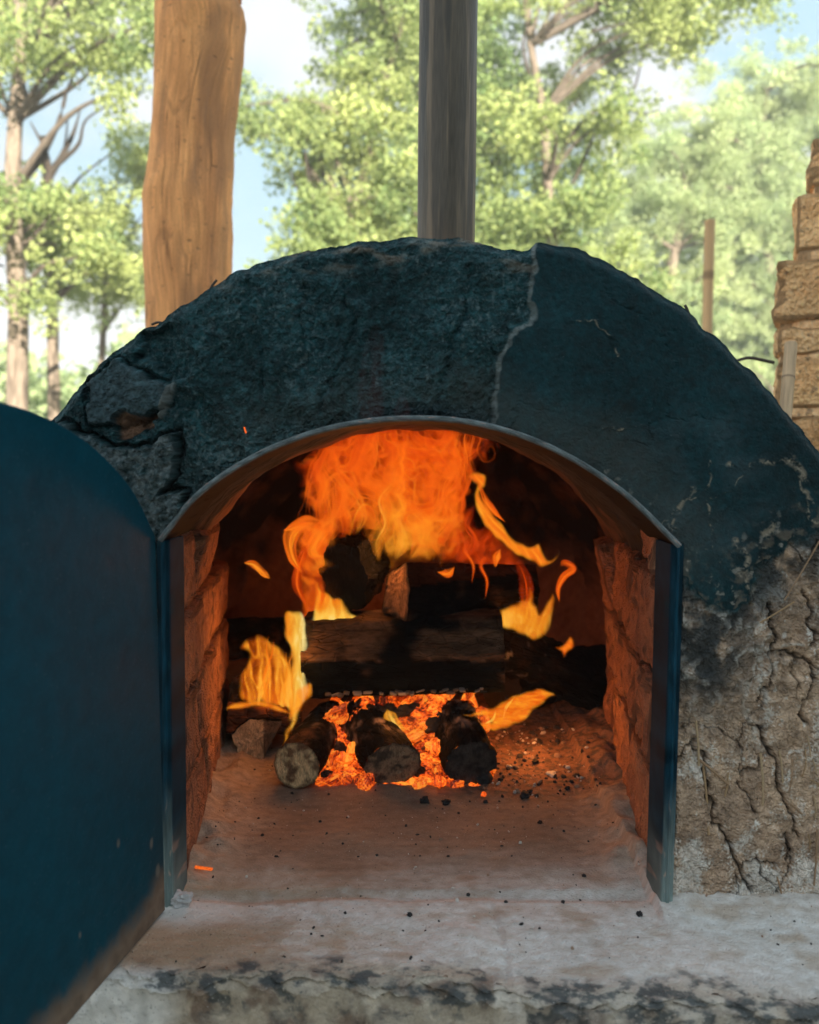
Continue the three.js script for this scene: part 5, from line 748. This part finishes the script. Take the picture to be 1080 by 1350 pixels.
// ================================================================== TREES
const leafGeo = (seed, n, R) => { const r = rng(seed), parts = []; for (let i = 0; i < n; i++) { const l = 0.055 + 0.05 * r(), w = l * 0.42, g = new THREE.BufferGeometry(); g.setAttribute('position', new THREE.Float32BufferAttribute([0, 0, 0, -w, l * 0.5, 0.012, 0, l * 0.5, -0.008, w, l * 0.5, 0.012, 0, l, 0], 3)); g.setIndex([0, 2, 1, 0, 3, 2, 1, 2, 4, 2, 3, 4]); const q = new THREE.Quaternion().setFromEuler(new THREE.Euler(r() * 6.28, r() * 6.28, r() * 6.28)); const a = r() * 6.28, b = Math.acos(2 * r() - 1), d = R * Math.cbrt(r()); g.applyMatrix4(new THREE.Matrix4().compose(V(Math.sin(b) * Math.cos(a) * d, Math.cos(b) * d * 0.7, Math.sin(b) * Math.sin(a) * d), q, V(1, 1, 1))); parts.push(g); } const g = mergeGeometries(parts); g.computeVertexNormals(); return g; };
const leafVariants = [leafGeo(1, 16, 0.20), leafGeo(2, 14, 0.24), leafGeo(3, 18, 0.22)];
const leafMat = new THREE.MeshPhysicalMaterial({ color: 0xffffff, roughness: 0.8, transmission: 0.55, thickness: 0, specularIntensity: 0.3, side: THREE.DoubleSide });
const woodMat = stdmat(woodTex, 0.03), darkWood = stdmat(woodTex, 0.03, { color: new THREE.Color().setRGB(0.42, 0.4, 0.38) });
function taperTube(pts, r0, r1, seg = 24, sides = 9) { const cv = curve(pts), P = cv.getPoints(seg); return sheet(sides, seg, (s, t, i, j) => { const T = P[Math.min(seg, j + 1)].clone().sub(P[Math.max(0, j - 1)]).normalize(), A = Math.abs(T.y) < 0.9 ? V(0, 1, 0) : V(1, 0, 0), S = T.clone().cross(A).normalize(), U = S.clone().cross(T), a = s * 6.28318, r = lerp(r0, r1, t) * (1 + 0.12 * noise(Math.cos(a) + j * 0.3, Math.sin(a), r0 * 90)); return [P[j].x + (S.x * Math.cos(a) + U.x * Math.sin(a)) * r, P[j].y + (S.y * Math.cos(a) + U.y * Math.sin(a)) * r, P[j].z + (S.z * Math.cos(a) + U.z * Math.sin(a)) * r]; }, (p, s, t) => [s, t * 4]); }
let instances = 0;
function tree(label, dist, trunk, width, clumps, { tone = [0.50, 0.55, 0.20], dark = [0.13, 0.22, 0.075], density = 1.15, seed = 1, bare = [], wood = woodMat, limb = 1 } = {}) {
  const z = EYE.z - dist, r = rng(seed), m = dist / F, tp = trunk.map(([a, b]) => atZ(a, b, z)); const foot = tp[0].clone(); foot.y = GROUND;
  const root = thing('tree', label, 'tree', foot.toArray(), 'trees behind the oven'), rel = (p) => p.clone().sub(foot);
  const T = [V(foot.x, GROUND - 0.1, z), ...tp]; part('trunk', taperTube(T.map(rel), width * m * 0.62, width * m * 0.28, 40, 12), wood, root);
  const top = tp[tp.length - 1];
  const hull = clumps.slice(); { const n0 = clumps.length; for (let q = 0; q < n0 * 1.6; q++) { const a = hull[Math.floor(r() * n0)], b = hull[Math.floor(r() * n0)]; if (Math.hypot(a[0] - b[0], a[1] - b[1]) > 130) continue; const t = r(); clumps.push([lerp(a[0], b[0], t) + (r() - 0.5) * 40, lerp(a[1], b[1], t) + (r() - 0.5) * 36, 12 + 12 * r()]); } for (let q = 0; q < n0 * 1.2; q++) { const a = hull[Math.floor(r() * n0)], g = r() * 6.28, d = a[2] * (1 + 0.9 * r()); clumps.push([a[0] + Math.cos(g) * d * 1.2, a[1] + Math.sin(g) * d * 0.8, 7 + 9 * r()]); } }
  const centres = clumps.map(([a, b, rad, dz]) => [atZ(a, b, z + (dz ?? (r() - 0.5) * 2.4)), rad * m]);
  centres.forEach(([c, rad], i) => { if (i % limb || i >= hull.length) return; let best = tp[0], bd = 1e9; for (const p of tp) { const d = p.distanceTo(c) + Math.max(0, p.y - c.y + 0.3) * 2; if (d < bd) { bd = d; best = p; } } const mid = best.clone().lerp(c, 0.5).add(V((r() - 0.5) * 0.4, 0.12 * bd, (r() - 0.5) * 0.4)); part('limb', taperTube([best, mid, c].map(rel), Math.min(width * m * 0.26, 0.012 + 0.022 * bd), 0.008, 14, 6), wood, root); });
  for (const list of bare) part('limb', taperTube(list.map(([a, b], i) => rel(atZ(a, b, z + 0.1 * i))), width * m * 0.20, 0.008, 18, 6), darkWood, root);
  const total = centres.map(([, rad]) => Math.round(density * 120 * Math.pow(rad / 0.55, 2.2))), n = total.reduce((a, b) => a + b, 0), M = new THREE.Matrix4(), col = new THREE.Color(), E = new THREE.Euler(), Q = new THREE.Quaternion();
  for (let q = 0; q < 26; q++) { const [c, rad] = centres[Math.floor(r() * centres.length)], [c2] = centres[Math.floor(r() * centres.length)]; if (c.distanceTo(c2) > 1.6) continue; part('branch', taperTube([c, c.clone().lerp(c2, 0.5).add(V((r() - 0.5) * 0.3, (r() - 0.3) * 0.3, (r() - 0.5) * 0.3)), c2].map(rel), 0.018 + 0.012 * r(), 0.005, 10, 5), darkWood, root); }
  const crown = new THREE.InstancedMesh(leafVariants[seed % 3], leafMat, n); let k = 0; instances += n;
  centres.forEach(([c, rad], i) => { const lobes = [...Array(16)].map(() => { const a = r() * 6.28, e = Math.acos(2 * r() - 1), d = rad * (0.15 + 1.45 * r()); return V(c.x + Math.sin(e) * Math.cos(a) * d * 1.15, c.y + Math.cos(e) * d * 0.75, c.z + Math.sin(e) * Math.sin(a) * d); }), shade = r();
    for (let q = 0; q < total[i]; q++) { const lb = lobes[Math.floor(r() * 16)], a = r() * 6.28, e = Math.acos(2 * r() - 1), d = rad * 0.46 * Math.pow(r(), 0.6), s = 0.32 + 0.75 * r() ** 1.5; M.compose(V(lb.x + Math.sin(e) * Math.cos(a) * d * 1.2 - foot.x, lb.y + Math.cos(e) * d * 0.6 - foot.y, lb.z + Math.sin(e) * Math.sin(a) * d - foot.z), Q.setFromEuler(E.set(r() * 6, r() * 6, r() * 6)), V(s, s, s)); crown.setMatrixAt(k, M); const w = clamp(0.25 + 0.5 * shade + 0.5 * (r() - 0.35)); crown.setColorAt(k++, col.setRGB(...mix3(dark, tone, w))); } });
  crown.name = 'crown'; crown.castShadow = crown.receiveShadow = true; root.add(crown); tag(crown, null, null, null, 'stuff');
}
{
  const spread = (x0, x1, y0, y1, n, r0, r1, seed, hole = []) => { const r = rng(seed), out = []; for (let i = 0, t = 0; i < n && t < n * 20; t++) { const x = lerp(x0, x1, r()), y = lerp(y0, y1, r()), rad = lerp(r0, r1, r()); if (hole.some(([a, b, c, d]) => Math.hypot((x - a) / (c + rad * 0.7), (y - b) / (d + rad * 0.7)) < 1)) continue; if (out.some((q) => Math.hypot(q[0] - x, q[1] - y) < (q[2] + rad) * 0.5)) continue; out.push([x, y, rad]); i++; } return out; };
  const holes = [[385, 70, 60, 60], [330, 250, 34, 60], [105, 180, 70, 55], [90, 200, 60, 40], [170, 150, 50, 60], [345, 330, 40, 30], [175, 300, 20, 60], [720, 60, 40, 45], [880, 120, 60, 40], [800, 300, 26, 20], [640, 45, 40, 30], [690, 240, 18, 24], [960, 60, 30, 40]];
  tree('tall tree with a pale trunk at the far left edge', 11, [[22, 560], [24, 420], [20, 330], [17, 250], [20, 160], [28, 60], [24, -60]], 24, [...spread(-60, 150, 250, 340, 12, 24, 40, 3, holes), ...spread(-80, 200, -60, 85, 20, 28, 46, 4, holes), [150, 120, 22], [180, 60, 26], [30, 400, 24]], { seed: 11, bare: [[[20, 250], [50, 215], [76, 165], [92, 110], [112, 80]], [[62, 240], [95, 180], [106, 145]], [[20, 290], [60, 260], [70, 225], [104, 190], [112, 160], [140, 140]], [[66, 230], [60, 200], [40, 160]], [[17, 180], [36, 130], [20, 90]]] });
  tree('slender tree with a straight light trunk, second from the left', 13, [[72, 560], [70, 470], [69, 400], [66, 330], [62, 250], [58, 180]], 15, spread(30, 170, 270, 390, 8, 22, 36, 7, [[110, 220, 60, 40]]), { seed: 12, bare: [[[62, 232], [84, 196], [90, 150]], [[66, 300], [100, 240], [150, 200]]] });
  tree('thin leaning tree left of the timber post', 15, [[132, 560], [136, 440], [140, 370], [150, 300]], 9, [...spread(90, 200, 330, 400, 6, 18, 30, 9), ...spread(150, 215, 190, 240, 4, 20, 30, 10)], { seed: 13, bare: [[[150, 340], [176, 300], [190, 280]]] });
  tree('leafy tree seen between the timber post and the chimney pipe', 12, [[452, 560], [458, 420], [470, 300], [490, 180], [520, 60]], 17, [...spread(400, 560, 150, 330, 16, 26, 44, 21, holes), ...spread(430, 570, -60, 150, 12, 28, 46, 22, holes), ...spread(310, 420, 130, 270, 5, 20, 30, 23, holes), ...spread(380, 560, 270, 400, 9, 26, 40, 24, holes), [330, 165, 26], [395, 160, 24], [350, 140, 14], [440, 90, 22]], { seed: 14 });
  tree('dense tree with a brown trunk close behind the chimney pipe', 14, [[556, 560], [553, 400], [552, 250], [556, 120], [566, -20]], 19, [...spread(580, 760, 180, 400, 20, 34, 56, 31, holes), ...spread(560, 740, 20, 190, 15, 28, 46, 32, holes), ...spread(600, 700, -50, 40, 4, 24, 34, 33)], { seed: 15, tone: [0.46, 0.53, 0.19], dark: [0.11, 0.21, 0.07] });
  tree('broad tree with dark spreading boughs right of the chimney pipe', 12.5, [[742, 560], [738, 420], [728, 320], [722, 240], [716, 150], [700, 60], [690, -40]], 14, [...spread(700, 900, -40, 190, 14, 26, 44, 41, holes), ...spread(650, 830, 240, 410, 12, 30, 46, 42, holes), ...spread(880, 1000, -50, 110, 6, 24, 36, 43, holes)], { seed: 16, bare: [[[722, 240], [760, 170], [800, 140], [850, 150], [870, 145]], [[728, 300], [770, 210], [790, 160], [812, 110]], [[716, 150], [690, 60], [700, 20]], [[790, 160], [830, 130], [850, 60]]] });
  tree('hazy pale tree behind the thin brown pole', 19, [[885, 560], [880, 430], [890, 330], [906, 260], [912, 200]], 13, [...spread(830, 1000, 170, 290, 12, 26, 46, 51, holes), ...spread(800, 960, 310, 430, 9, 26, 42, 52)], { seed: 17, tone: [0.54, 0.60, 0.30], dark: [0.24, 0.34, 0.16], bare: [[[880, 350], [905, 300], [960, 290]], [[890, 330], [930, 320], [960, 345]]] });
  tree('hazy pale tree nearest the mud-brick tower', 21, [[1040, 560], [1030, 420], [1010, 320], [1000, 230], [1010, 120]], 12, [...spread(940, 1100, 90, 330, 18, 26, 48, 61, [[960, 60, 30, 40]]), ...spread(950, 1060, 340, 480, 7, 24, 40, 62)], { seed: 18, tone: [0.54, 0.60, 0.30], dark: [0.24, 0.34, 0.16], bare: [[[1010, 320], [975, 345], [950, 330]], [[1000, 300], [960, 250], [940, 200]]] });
  // far wood, one mass
  const r = rng(81), N = 9000, M = new THREE.Matrix4(), col = new THREE.Color(), w = new THREE.InstancedMesh(leafVariants[1], leafMat, N);
  for (let i = 0; i < N; i++) { const d = 24 + 10 * r(), a = (r() - 0.5) * 1.5, s = 2.2 + 2 * r(), h = GROUND + (a > -0.1 ? 10 : 5.2) * Math.pow(r(), 1.2) * (0.75 + 0.5 * noise2(a * 9, d * 0.2, 3)); M.compose(V(Math.sin(a) * d, h, EYE.z - Math.cos(a) * d), new THREE.Quaternion().setFromEuler(new THREE.Euler(r() * 6, r() * 6, r() * 6)), V(s, s, s)); w.setMatrixAt(i, M); w.setColorAt(i, col.setRGB(...mix3([0.28, 0.38, 0.18], [0.52, 0.58, 0.28], clamp(r() * 0.7 + 0.3 * noise2(a * 20, h, 4))))); }
  w.name = 'distant_wood'; scene.add(w); tag(w, 'far band of bright green woodland behind the trees', 'woodland', null, 'stuff');
}
renderer.render(scene, camera);
